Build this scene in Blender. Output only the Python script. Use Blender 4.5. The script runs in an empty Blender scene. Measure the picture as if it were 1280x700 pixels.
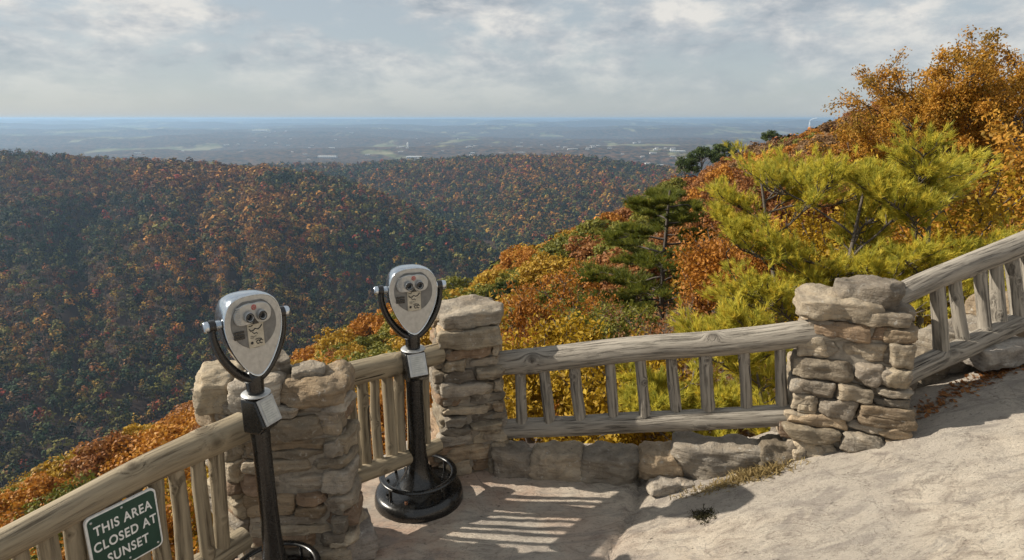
import bpy, math, random
import numpy as np
from mathutils import Vector, Matrix, noise as mnoise
PI = math.pi
# ------------------------------------------------------------------ camera, light, sky, exposure
PITCH = math.radians(14.5); EYE = 2.45; FPX = 782.0
SP, CP = math.sin(PITCH), math.cos(PITCH)
scene = bpy.context.scene
col = scene.collection
cam_data = bpy.data.cameras.new('camera')
cam_data.sensor_width = 36; cam_data.lens = FPX / 1280 * 36
cam_data.clip_start = 0.05; cam_data.clip_end = 200000
cam = bpy.data.objects.new('camera', cam_data); col.objects.link(cam)
cam.location = (0, 0, EYE); cam.rotation_euler = (PI / 2 - PITCH, 0, 0)
scene.camera = cam
SUN_DIR = Vector((-1.0, 0.165, 0.67)).normalized()      # towards the sun
sun_el = math.asin(SUN_DIR.z); sun_az = math.atan2(SUN_DIR.x, SUN_DIR.y)
sd = bpy.data.lights.new('sun', 'SUN'); sd.energy = 5.0; sd.angle = math.radians(0.6); sd.color = (1.0, 0.92, 0.79)
sun = bpy.data.objects.new('sun', sd); col.objects.link(sun)
sun.rotation_euler = SUN_DIR.to_track_quat('Z', 'Y').to_euler()
scene.view_settings.view_transform = 'Standard'; scene.view_settings.look = 'None'
scene.view_settings.gamma = 1; scene.view_settings.exposure = 0.56
scene.cycles.volume_bounces = 1
scene.cycles.max_bounces = 6; scene.cycles.diffuse_bounces = 3; scene.cycles.glossy_bounces = 3
scene.cycles.transmission_bounces = 3; scene.cycles.transparent_max_bounces = 6
try: scene.cycles.use_denoising = True
except Exception: pass

def nn(nt, t, **kw):
    n = nt.nodes.new(t)
    for k, v in kw.items(): setattr(n, k, v)
    return n
def lk(nt, a, b): nt.links.new(a, b)
def math_node(nt, op, a, b=None, c=None, clamp=False):
    n = nn(nt, 'ShaderNodeMath', operation=op); n.use_clamp = clamp
    for i, v in enumerate((a, b, c)):
        if v is None: continue
        if isinstance(v, (int, float)): n.inputs[i].default_value = v
        else: lk(nt, v, n.inputs[i])
    return n.outputs[0]
def ramp(nt, fac, stops, interp='LINEAR'):
    n = nn(nt, 'ShaderNodeValToRGB'); cr = n.color_ramp; cr.interpolation = interp
    while len(cr.elements) < len(stops): cr.elements.new(0.5)
    for e, (p, c) in zip(cr.elements, stops):
        e.position = p; e.color = (*c, 1) if len(c) == 3 else c
    if fac is not None: lk(nt, fac, n.inputs[0])
    return n.outputs[0]
def mixc(nt, fac, a, b, mode='MIX'):
    n = nn(nt, 'ShaderNodeMix', data_type='RGBA', blend_type=mode)
    for i, v in ((0, fac), (6, a), (7, b)):
        if isinstance(v, (int, float)): n.inputs[i].default_value = v
        elif isinstance(v, tuple): n.inputs[i].default_value = (*v, 1)
        else: lk(nt, v, n.inputs[i])
    return n.outputs[2]
def noise_tex(nt, vec, scale, detail=5, rough=0.55, dist=0.0, out=0):
    n = nn(nt, 'ShaderNodeTexNoise'); n.inputs['Scale'].default_value = scale
    n.inputs['Detail'].default_value = detail; n.inputs['Roughness'].default_value = rough
    n.inputs['Distortion'].default_value = dist
    if vec is not None: lk(nt, vec, n.inputs['Vector'])
    return n.outputs[out]
def mapping(nt, vec, scale=(1, 1, 1), loc=(0, 0, 0), rot=(0, 0, 0)):
    n = nn(nt, 'ShaderNodeMapping'); n.inputs['Scale'].default_value = scale
    n.inputs['Location'].default_value = loc; n.inputs['Rotation'].default_value = rot
    lk(nt, vec, n.inputs['Vector']); return n.outputs[0]

world = bpy.data.worlds.new('World'); scene.world = world; world.use_nodes = True
wt = world.node_tree; wt.nodes.clear()
sky = nn(wt, 'ShaderNodeTexSky', sky_type='NISHITA'); sky.sun_disc = False
sky.sun_elevation = sun_el; sky.sun_rotation = sun_az; sky.altitude = 600
sky.air_density = 1.0; sky.dust_density = 1.2; sky.ozone_density = 1.2
tc = nn(wt, 'ShaderNodeTexCoord'); sp = nn(wt, 'ShaderNodeSeparateXYZ'); lk(wt, tc.outputs['Generated'], sp.inputs[0])
zz = math_node(wt, 'MAXIMUM', sp.outputs[2], 0.0)
den = math_node(wt, 'ADD', zz, 0.085)
cx = math_node(wt, 'DIVIDE', sp.outputs[0], den); cy = math_node(wt, 'DIVIDE', sp.outputs[1], den)
cb = nn(wt, 'ShaderNodeCombineXYZ'); lk(wt, cx, cb.inputs[0]); lk(wt, cy, cb.inputs[1])
cv = mapping(wt, tc.outputs['Generated'], (1, 1, 2.3), (3.3, 1.7, 0.35))
n1 = noise_tex(wt, cv, 6.2, 10, 0.60, 0.1)
n2 = noise_tex(wt, mapping(wt, tc.outputs['Generated'], (1, 1, 3.6), (7, 2, 0)), 1.7, 3, 0.5)
cov = math_node(wt, 'ADD', math_node(wt, 'MULTIPLY', n1, 0.72), math_node(wt, 'MULTIPLY', n2, 0.40))
mask = ramp(wt, cov, [(0.44, (0, 0, 0)), (0.60, (1, 1, 1))], 'EASE')
n3 = noise_tex(wt, mapping(wt, tc.outputs['Generated'], (1, 1, 2.4), (1.3, 9.1, 0)), 8.5, 10, 0.62, 0.15)
cloud_col = ramp(wt, n3, [(0.38, (3.5, 3.95, 4.4)), (0.48, (5.0, 5.2, 5.4)), (0.60, (7.4, 7.2, 6.8))])
high = math_node(wt, 'MULTIPLY', zz, 8.0, clamp=True)
mk = math_node(wt, 'MULTIPLY', math_node(wt, 'MULTIPLY', mask, high), 0.93)
veil = mixc(wt, 0.76, sky.outputs[0], (4.4, 4.85, 5.1))
skyc = mixc(wt, mk, veil, cloud_col)
bg = nn(wt, 'ShaderNodeBackground'); bg.inputs[1].default_value = 0.074
lk(wt, skyc, bg.inputs[0]); wo = nn(wt, 'ShaderNodeOutputWorld'); lk(wt, bg.outputs[0], wo.inputs[0])

# ------------------------------------------------------------------ helpers
def at(px, py, z):
    """world point seen at a photo pixel, z metres deep"""
    t = (py - 350) / FPX
    return Vector(((px - 640) / FPX * z, z * (CP - t * SP), EYE - z * (SP + t * CP)))
def ray(px, py):
    t = (py - 350) / FPX; k = CP - t * SP
    q = (px - 640) / FPX / k; A = (SP + CP * t) / k
    phi = math.atan(q); return phi, A * math.cos(phi)
def tag(o, label=None, cat=None, group=None, kind=None):
    if label: o['label'] = label
    if cat: o['category'] = cat
    if group: o['group'] = group
    if kind: o['kind'] = kind
    return o
def empty(name, loc=(0, 0, 0), rz=0.0, **kw):
    o = bpy.data.objects.new(name, None); col.objects.link(o); o.empty_display_size = 0.2
    o.location = loc; o.rotation_euler = (0, 0, rz); return tag(o, **kw)

class Geo:
    def __init__(s): s.V = []; s.Fc = []; s.n = 0; s.tint = []; s.grain = []
    def add(s, V, F, tint=None, grain=None):
        V = np.asarray(V, float).reshape(-1, 3); F = np.asarray(F, dtype=np.int64)
        s.V.append(V); s.Fc.append(F + s.n); s.n += len(V)
        if tint is None: tint = (0.5, 0.5, 0.5)
        tint = np.asarray(tint, float)
        if tint.ndim == 1: tint = np.tile(tint, (len(V), 1))
        s.tint.append(tint)
        s.grain.append(V.copy() if grain is None else np.asarray(grain, float))
    def build(s, name, mat, parent=None, smooth=True, loc=None, rot=None, link=True):
        V = np.concatenate(s.V); me = bpy.data.meshes.new(name)
        me.vertices.add(len(V)); me.vertices.foreach_set('co', V.astype(np.float32).ravel())
        li = np.concatenate([f.ravel() for f in s.Fc])
        cnt = np.concatenate([np.full(len(f), f.shape[1]) for f in s.Fc])
        st = np.concatenate([[0], np.cumsum(cnt)[:-1]])
        me.loops.add(len(li)); me.loops.foreach_set('vertex_index', li.astype(np.int32))
        me.polygons.add(len(cnt)); me.polygons.foreach_set('loop_start', st.astype(np.int32))
        try: me.polygons.foreach_set('loop_total', cnt.astype(np.int32))
        except Exception: pass
        me.polygons.foreach_set('use_smooth', np.full(len(cnt), smooth, dtype=bool))
        T = np.concatenate(s.tint); a = me.attributes.new('tint', 'FLOAT_COLOR', 'POINT')
        a.data.foreach_set('color', np.concatenate([T, np.ones((len(T), 1))], 1).astype(np.float32).ravel())
        G = np.concatenate(s.grain); a = me.attributes.new('grain', 'FLOAT_VECTOR', 'POINT')
        a.data.foreach_set('vector', G.astype(np.float32).ravel())
        me.update(calc_edges=True); me.validate()
        me.materials.append(mat)
        o = bpy.data.objects.new(name, me)
        if link: col.objects.link(o)
        if parent: o.parent = parent
        if loc is not None: o.location = loc
        if rot is not None: o.rotation_euler = rot
        return o

def frames(P):
    P = np.asarray(P, float); T = np.gradient(P, axis=0); T /= np.linalg.norm(T, axis=1)[:, None] + 1e-9
    ref = np.array([0, 0, 1.0]) if abs(T[0][2]) < 0.9 else np.array([1.0, 0, 0])
    N = np.cross(T, ref); N /= np.linalg.norm(N, axis=1)[:, None] + 1e-9
    return P, T, N, np.cross(T, N)
def tube(g, P, R, n=8, tint=None, caps=False, squash=None):
    P, T, N, B = frames(P); m = len(P); R = np.broadcast_to(np.asarray(R, float), (m,))
    a = np.arange(n) / n * 2 * PI
    c, s_ = np.cos(a), np.sin(a)
    sx, sy = squash or (1, 1)
    V = P[:, None] + R[:, None, None] * (sx * c[None, :, None] * N[:, None] + sy * s_[None, :, None] * B[:, None])
    i = np.arange(m - 1)[:, None] * n; j = np.arange(n)[None]; k = (j + 1) % n
    F = np.stack([i + j, i + k, i + n + k, i + n + j], -1).reshape(-1, 4)
    L = np.concatenate([[0], np.cumsum(np.linalg.norm(np.diff(P, axis=0), axis=1))])
    G = np.stack([np.repeat(L, n), np.tile(c, m) * np.repeat(R, n), np.tile(s_, m) * np.repeat(R, n)], 1)
    g.add(V, F, tint, G)
    if caps:
        for e in (0, m - 1):
            Vc = np.concatenate([V[e], P[e][None]]); 
            Fc = np.array([[q, (q + 1) % n, n] for q in range(n)])
            if e == 0: Fc = Fc[:, ::-1]
            Gc = np.concatenate([G[e * n:(e + 1) * n], [[L[e], 0, 0]]])
            g.add(Vc, Fc, tint, Gc)
def lathe(g, prof, n=40, c=(0, 0), tint=None):
    prof = np.asarray(prof, float); m = len(prof); a = np.arange(n) / n * 2 * PI
    V = np.stack([c[0] + prof[:, 0][:, None] * np.cos(a), c[1] + prof[:, 0][:, None] * np.sin(a), np.repeat(prof[:, 1][:, None], n, 1)], -1)
    i = np.arange(m - 1)[:, None] * n; j = np.arange(n)[None]; k = (j + 1) % n
    F = np.stack([i + j, i + k, i + n + k, i + n + j], -1).reshape(-1, 4)
    g.add(V, F, tint)
def box(g, lo, hi, tint=None, M=None):
    x0, y0, z0 = lo; x1, y1, z1 = hi
    V = np.array([[x0, y0, z0], [x1, y0, z0], [x1, y1, z0], [x0, y1, z0], [x0, y0, z1], [x1, y0, z1], [x1, y1, z1], [x0, y1, z1]], float)
    if M is not None: V = np.array([M @ Vector(v) for v in V])
    g.add(V, [[3, 2, 1, 0], [4, 5, 6, 7], [0, 1, 5, 4], [1, 2, 6, 5], [2, 3, 7, 6], [3, 0, 4, 7]], tint)
def bevel(o, w=0.003, seg=2):
    m = o.modifiers.new('bevel', 'BEVEL'); m.width = w; m.segments = seg; m.limit_method = 'ANGLE'; return o
def extrude_poly(g, pts, y0, y1, tint=None, inset=0.0):
    """closed outline pts [(x,z)] in the xz plane, from y0 (front, facing -y) to y1"""
    pts = np.asarray(pts, float); n = len(pts); c = pts.mean(0)
    rings = []
    if inset > 0:
        q = c + (pts - c) * (1 - inset / np.linalg.norm(pts - c, axis=1)[:, None])
        rings.append((q, y0)); rings.append((pts, y0 + inset * (1 if y1 > y0 else -1)))
    else: rings.append((pts, y0))
    rings.append((pts, y1))
    V = [np.stack([r[:, 0], np.full(n, y), r[:, 1]], 1) for r, y in rings]
    m = len(V); V = np.concatenate(V + [np.array([[c[0], y0, c[1]], [c[0], y1, c[1]]])])
    F = []
    for i in range(m - 1):
        for j in range(n):
            k = (j + 1) % n; F.append([i * n + j, i * n + k, (i + 1) * n + k, (i + 1) * n + j])
    g.add(V, F, tint); base = g.n - len(V)
    T = [[j, (j + 1) % n, m * n] for j in range(n)][:]
    T2 = [[(m - 1) * n + (j + 1) % n, (m - 1) * n + j, m * n + 1] for j in range(n)]
    g.Fc.append(np.array(T + T2) + base)
def smooth_closed(pts, n=64):
    P = np.asarray(pts, float); m = len(P); out = []
    for k in range(n):
        u = k / n * m; i = int(u); f = u - i
        p0, p1, p2, p3 = P[(i - 1) % m], P[i % m], P[(i + 1) % m], P[(i + 2) % m]
        out.append(0.5 * ((2 * p1) + (-p0 + p2) * f + (2 * p0 - 5 * p1 + 4 * p2 - p3) * f * f + (-p0 + 3 * p1 - 3 * p2 + p3) * f ** 3))
    return np.array(out)
def hsh(ix, iy, s):
    v = np.sin(ix * 127.1 + iy * 311.7 + s * 74.7) * 43758.5453
    return v - np.floor(v)
def vn(x, y, s=0):
    ix, iy = np.floor(x), np.floor(y); fx, fy = x - ix, y - iy
    fx = fx * fx * (3 - 2 * fx); fy = fy * fy * (3 - 2 * fy)
    a, b, c, d = hsh(ix, iy, s), hsh(ix + 1, iy, s), hsh(ix, iy + 1, s), hsh(ix + 1, iy + 1, s)
    return (a * (1 - fx) + b * fx) * (1 - fy) + (c * (1 - fx) + d * fx) * fy - 0.5
def fbm(x, y, s=0, o=4, g=0.5):
    r = 0; a = 1
    for i in range(o): r = r + a * vn(x * 2 ** i + i * 17.3, y * 2 ** i + i * 9.1, s + i); a *= g
    return r

# ------------------------------------------------------------------ materials
def new_mat(name):
    m = bpy.data.materials.new(name); m.use_nodes = True; nt = m.node_tree; nt.nodes.clear()
    out = nn(nt, 'ShaderNodeOutputMaterial'); p = nn(nt, 'ShaderNodeBsdfPrincipled'); lk(nt, p.outputs[0], out.inputs[0])
    return m, nt, p, out
def attr(nt, name, o='Color'):
    n = nn(nt, 'ShaderNodeAttribute'); n.attribute_name = name; return n.outputs[o]
def bump(nt, h, p, strength=0.5, dist=0.01):
    b = nn(nt, 'ShaderNodeBump'); b.inputs['Strength'].default_value = strength; b.inputs['Distance'].default_value = dist
    lk(nt, h, b.inputs['Height']); lk(nt, b.outputs[0], p.inputs['Normal'])
def simple(name, c, rough=0.5, metal=0.0, bscale=0, bstr=0.2, var=0.15, coat=0):
    m, nt, p, out = new_mat(name)
    pos = nn(nt, 'ShaderNodeTexCoord').outputs['Object']
    n = noise_tex(nt, pos, 35, 5, 0.6)
    cc = ramp(nt, n, [(0.3, tuple(v * (1 - var) for v in c)), (0.7, tuple(min(1, v * (1 + var)) for v in c))])
    lk(nt, cc, p.inputs['Base Color']); p.inputs['Metallic'].default_value = metal
    r = math_node(nt, 'ADD', math_node(nt, 'MULTIPLY', noise_tex(nt, pos, 60, 4), 0.25), rough - 0.12, clamp=True)
    lk(nt, r, p.inputs['Roughness']); p.inputs['Coat Weight'].default_value = coat
    if bscale: bump(nt, noise_tex(nt, pos, bscale, 4), p, bstr, 0.002)
    return m
def leaf_mat(name, c1, c2, c3=None, trans=0.32):
    m, nt, p, out = new_mat(name)
    t = attr(nt, 'tint'); s = nn(nt, 'ShaderNodeSeparateColor'); lk(nt, t, s.inputs[0])
    oi = nn(nt, 'ShaderNodeObjectInfo').outputs['Random']
    f = math_node(nt, 'ADD', math_node(nt, 'MULTIPLY', s.outputs[0], 0.75), math_node(nt, 'MULTIPLY', oi, 0.25), clamp=True)
    c = ramp(nt, f, [(0.0, c1), (0.55, c2), (1.0, c3 or c2)])
    lk(nt, c, p.inputs['Base Color']); p.inputs['Roughness'].default_value = 0.6
    p.inputs['Specular IOR Level'].default_value = 0.25
    tr = nn(nt, 'ShaderNodeBsdfTranslucent'); lk(nt, c, tr.inputs[0])
    mx = nn(nt, 'ShaderNodeMixShader'); mx.inputs[0].default_value = trans
    lk(nt, p.outputs[0], mx.inputs[1]); lk(nt, tr.outputs[0], mx.inputs[2]); lk(nt, mx.outputs[0], out.inputs[0])
    return m
def forest_mat():
    m, nt, p, out = new_mat('far_foliage')
    c = attr(nt, 'tint'); lk(nt, c, p.inputs['Base Color']); p.inputs['Roughness'].default_value = 0.8
    p.inputs['Specular IOR Level'].default_value = 0.1
    return m
def wood_mat(name, light, dark, rough=0.75, sx=2.2, sr=26, bs=0.75, warm=None):
    m, nt, p, out = new_mat(name)
    g = attr(nt, 'grain', 'Vector'); oi = nn(nt, 'ShaderNodeObjectInfo')
    sk = nn(nt, 'ShaderNodeSeparateColor'); lk(nt, attr(nt, 'tint'), sk.inputs[0]); kn_ = sk.outputs[0]
    wv = nn(nt, 'ShaderNodeVectorMath', operation='MULTIPLY_ADD'); cbx_ = nn(nt, 'ShaderNodeCombineXYZ'); lk(nt, kn_, cbx_.inputs[1]); lk(nt, kn_, cbx_.inputs[2]); lk(nt, cbx_.outputs[0], wv.inputs[0]); wv.inputs[1].default_value = (1, 0.05, 0.05); lk(nt, g, wv.inputs[2]); g = wv.outputs[0]
    off = nn(nt, 'ShaderNodeVectorMath', operation='ADD'); lk(nt, g, off.inputs[0]); lk(nt, oi.outputs['Random'], off.inputs[1])
    v = off.outputs[0]
    streak = noise_tex(nt, mapping(nt, v, (sx, sr, sr)), 1.0, 7, 0.62, 0.5)
    fine = noise_tex(nt, mapping(nt, v, (sx * 3, sr * 5, sr * 5)), 1.0, 4, 0.7, 0.4)
    blot = noise_tex(nt, mapping(nt, v, (3, 7, 7)), 1.0, 4, 0.6, 0.8)
    rings = nn(nt, 'ShaderNodeTexWave'); rings.wave_type = 'BANDS'; rings.bands_direction = 'Y'
    rings.inputs['Scale'].default_value = 0.9; rings.inputs['Distortion'].default_value = 9; rings.inputs['Detail'].default_value = 3
    rings.inputs['Detail Scale'].default_value = 0.7
    lk(nt, mapping(nt, v, (1.6, 14, 14)), rings.inputs['Vector'])
    h = math_node(nt, 'ADD', math_node(nt, 'MULTIPLY', streak, 0.6), math_node(nt, 'MULTIPLY', fine, 0.4))
    h2 = math_node(nt, 'ADD', math_node(nt, 'MULTIPLY', h, 0.85), math_node(nt, 'MULTIPLY', rings.outputs[1], 0.10))
    mid = tuple((a * 0.62 + b * 0.38) for a, b in zip(light, dark))
    c = ramp(nt, h2, [(0.33, dark), (0.44, mid), (0.60, light)])
    c = mixc(nt, ramp(nt, blot, [(0.42, (0, 0, 0)), (0.68, (1, 1, 1))]), c, mixc(nt, 0.5, c, warm or light))
    c = mixc(nt, ramp(nt, kn_, [(0.35, (0, 0, 0)), (0.95, (0.8, 0.8, 0.8))]), c, dark)
    split = noise_tex(nt, mapping(nt, v, (1.1, 34, 34)), 1.0, 3, 0.5, 0.15)
    sm = ramp(nt, split, [(0.315, (1, 1, 1)), (0.335, (0, 0, 0))]); c = mixc(nt, sm, c, tuple(q_ * 0.35 for q_ in dark))
    lk(nt, c, p.inputs['Base Color']); p.inputs['Roughness'].default_value = rough
    p.inputs['Specular IOR Level'].default_value = 0.3
    crack = ramp(nt, streak, [(0.36, (0, 0, 0)), (0.46, (1, 1, 1))])
    hh = math_node(nt, 'ADD', math_node(nt, 'MULTIPLY', h, 0.7), math_node(nt, 'MULTIPLY', crack, 0.5))
    bump(nt, hh, p, bs, 0.012)
    return m
def stone_mat():
    m, nt, p, out = new_mat('weathered_sandstone')
    pos = nn(nt, 'ShaderNodeNewGeometry').outputs['Position']
    t = attr(nt, 'tint')
    n1 = noise_tex(nt, pos, 9, 6, 0.65, 0.4); n2 = noise_tex(nt, pos, 75, 5, 0.7)
    lay = noise_tex(nt, mapping(nt, pos, (4, 4, 38)), 1.0, 5, 0.6, 0.7)
    c = mixc(nt, 1.0, t, ramp(nt, n1, [(0.3, (0.62, 0.60, 0.60)), (0.5, (0.95, 0.95, 0.95)), (0.68, (1.22, 1.18, 1.12))]), 'MULTIPLY')
    c = mixc(nt, 1.0, c, ramp(nt, lay, [(0.35, (0.80, 0.77, 0.74)), (0.6, (1.06, 1.06, 1.06))]), 'MULTIPLY')
    c = mixc(nt, ramp(nt, n2, [(0.30, (1, 1, 1)), (0.40, (0, 0, 0))]), c, (0.10, 0.09, 0.08))
    li = noise_tex(nt, pos, 24, 5, 0.7)
    c = mixc(nt, math_node(nt, 'MULTIPLY', ramp(nt, li, [(0.60, (0, 0, 0)), (0.68, (1, 1, 1))]), 0.45), c, (0.50, 0.49, 0.45))
    lk(nt, c, p.inputs['Base Color']); p.inputs['Roughness'].default_value = 0.92
    p.inputs['Specular IOR Level'].default_value = 0.2
    h = math_node(nt, 'ADD', math_node(nt, 'ADD', math_node(nt, 'MULTIPLY', n1, 0.8), math_node(nt, 'MULTIPLY', n2, 0.25)), math_node(nt, 'MULTIPLY', lay, 0.5))
    bump(nt, h, p, 1.0, 0.034)
    return m
def rock_mat():
    m, nt, p, out = new_mat('flat_rock')
    pos = nn(nt, 'ShaderNodeNewGeometry').outputs['Position']
    big = noise_tex(nt, pos, 0.9, 5, 0.6, 0.6); med = noise_tex(nt, mapping(nt, pos, (1, 1.7, 1.7), rot=(0, 0, 0.25)), 6, 8, 0.68, 0.8)
    fine = noise_tex(nt, mapping(nt, pos, (1, 2.2, 2.2), rot=(0, 0, 0.25)), 42, 8, 0.75, 0.3)
    pink = noise_tex(nt, pos, 1.7, 4, 0.6)
    c = ramp(nt, med, [(0.31, (0.29, 0.24, 0.195)), (0.41, (0.47, 0.40, 0.325)), (0.51, (0.61, 0.53, 0.43)), (0.66, (0.70, 0.62, 0.51))])
    c = mixc(nt, math_node(nt, 'MULTIPLY', ramp(nt, big, [(0.42, (0, 0, 0)), (0.60, (1, 1, 1))]), 0.50), c, (0.40, 0.365, 0.325))
    sx = nn(nt, 'ShaderNodeSeparateXYZ'); lk(nt, pos, sx.inputs[0])
    near_l = math_node(nt, 'SUBTRACT', 1.0, math_node(nt, 'MULTIPLY', math_node(nt, 'ADD', sx.outputs[0], 0.3), 0.65), clamp=True)
    pk = math_node(nt, 'MULTIPLY', ramp(nt, pink, [(0.42, (0, 0, 0)), (0.60, (1, 1, 1))]), near_l)
    c = mixc(nt, math_node(nt, 'MULTIPLY', pk, 0.55), c, (0.50, 0.30, 0.20))
    c = mixc(nt, ramp(nt, fine, [(0.34, (0.85, 0.85, 0.85)), (0.45, (0, 0, 0))]), c, (0.17, 0.145, 0.12))
    c = mixc(nt, ramp(nt, fine, [(0.58, (0, 0, 0)), (0.72, (0.5, 0.5, 0.5))]), c, (0.62, 0.58, 0.51))
    vo = nn(nt, 'ShaderNodeTexVoronoi'); vo.feature = 'DISTANCE_TO_EDGE'; vo.inputs['Scale'].default_value = 0.55
    wv = nn(nt, 'ShaderNodeVectorMath', operation='ADD'); lk(nt, pos, wv.inputs[0])
    sc = nn(nt, 'ShaderNodeVectorMath', operation='SCALE'); lk(nt, noise_tex(nt, pos, 2.2, 6, 0.65, out=1), sc.inputs[0]); sc.inputs['Scale'].default_value = 1.1
    lk(nt, sc.outputs[0], wv.inputs[1]); lk(nt, wv.outputs[0], vo.inputs['Vector'])
    crk = ramp(nt, vo.outputs[0], [(0.0, (1, 1, 1)), (0.012, (0, 0, 0))])
    gate = ramp(nt, noise_tex(nt, pos, 1.3, 2), [(0.50, (0, 0, 0)), (0.58, (1, 1, 1))])
    ck = math_node(nt, 'MULTIPLY', crk, gate)
    c = mixc(nt, math_node(nt, 'MULTIPLY', ck, 0.30), c, (0.16, 0.13, 0.11))
    st = noise_tex(nt, mapping(nt, pos, (0.8, 3.2, 3.2), rot=(0, 0, -0.35)), 1.6, 6, 0.7, 1.5)
    c = mixc(nt, ramp(nt, st, [(0.52, (0, 0, 0)), (0.62, (0.65, 0.65, 0.65))]), c, (0.30, 0.265, 0.235))
    pit = noise_tex(nt, mapping(nt, pos, (1, 1.8, 1.8)), 17, 3, 0.5); c = mixc(nt, ramp(nt, pit, [(0.26, (0.8, 0.8, 0.8)), (0.30, (0, 0, 0))]), c, (0.13, 0.11, 0.09))
    vein = noise_tex(nt, mapping(nt, pos, (1, 1, 1)), 1.1, 7, 0.6, 1.2); vn_ = math_node(nt, 'ABSOLUTE', math_node(nt, 'SUBTRACT', vein, 0.5))
    c = mixc(nt, ramp(nt, vn_, [(0.0, (0.55, 0.55, 0.55)), (0.006, (0, 0, 0))]), c, (0.20, 0.17, 0.145))
    lk(nt, c, p.inputs['Base Color']); p.inputs['Roughness'].default_value = 0.9
    p.inputs['Specular IOR Level'].default_value = 0.22
    h = math_node(nt, 'ADD', math_node(nt, 'MULTIPLY', med, 0.38), math_node(nt, 'MULTIPLY', fine, 0.95))
    vf = noise_tex(nt, pos, 190, 4, 0.7); h = math_node(nt, 'ADD', h, math_node(nt, 'MULTIPLY', vf, 0.16))
    bump(nt, h, p, 1.0, 0.032)
    return m
def terrain_mat():
    m, nt, p, out = new_mat('hill_ground')
    pos = nn(nt, 'ShaderNodeNewGeometry').outputs['Position']
    ln = nn(nt, 'ShaderNodeVectorMath', operation='LENGTH'); lk(nt, pos, ln.inputs[0]); r = ln.outputs['Value']
    n = noise_tex(nt, pos, 0.35, 6, 0.65)
    near = ramp(nt, n, [(0.35, (0.045, 0.032, 0.02)), (0.5, (0.10, 0.062, 0.03)), (0.65, (0.17, 0.10, 0.045))])
    wd = noise_tex(nt, pos, 0.02, 5, 0.75)
    woods = ramp(nt, wd, [(0.40, (0.010, 0.016, 0.014)), (0.5, (0.050, 0.040, 0.030)), (0.60, (0.13, 0.075, 0.045))])
    fn = noise_tex(nt, mapping(nt, pos, (1, 0.42, 0.0)), 0.0011, 5, 0.62, 0.5)
    fields = ramp(nt, noise_tex(nt, pos, 0.004, 3, 0.6), [(0.4, (0.10, 0.12, 0.055)), (0.6, (0.24, 0.22, 0.13))])
    fm = ramp(nt, fn, [(0.57, (0, 0, 0)), (0.60, (0.8, 0.8, 0.8))])
    far = mixc(nt, fm, woods, fields)
    tm = ramp(nt, noise_tex(nt, mapping(nt, pos, (1, 0.3, 0)), 0.008, 6, 0.8), [(0.64, (0, 0, 0)), (0.68, (0.6, 0.6, 0.6))])
    tg = ramp(nt, noise_tex(nt, pos, 0.00035, 2), [(0.50, (0, 0, 0)), (0.58, (1, 1, 1))])
    far = mixc(nt, math_node(nt, 'MULTIPLY', tm, tg), far, (0.5, 0.48, 0.45))
    k = math_node(nt, 'MULTIPLY', math_node(nt, 'SUBTRACT', r, 2600.0), 0.002, clamp=True)
    mid = mixc(nt, math_node(nt, 'MULTIPLY', math_node(nt, 'SUBTRACT', r, 350.0), 0.01, clamp=True), near, (0.045, 0.030, 0.022))
    c = mixc(nt, k, mid, far)
    lk(nt, c, p.inputs['Base Color']); p.inputs['Roughness'].default_value = 0.95; p.inputs['Specular IOR Level'].default_value = 0.05
    return m

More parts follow.
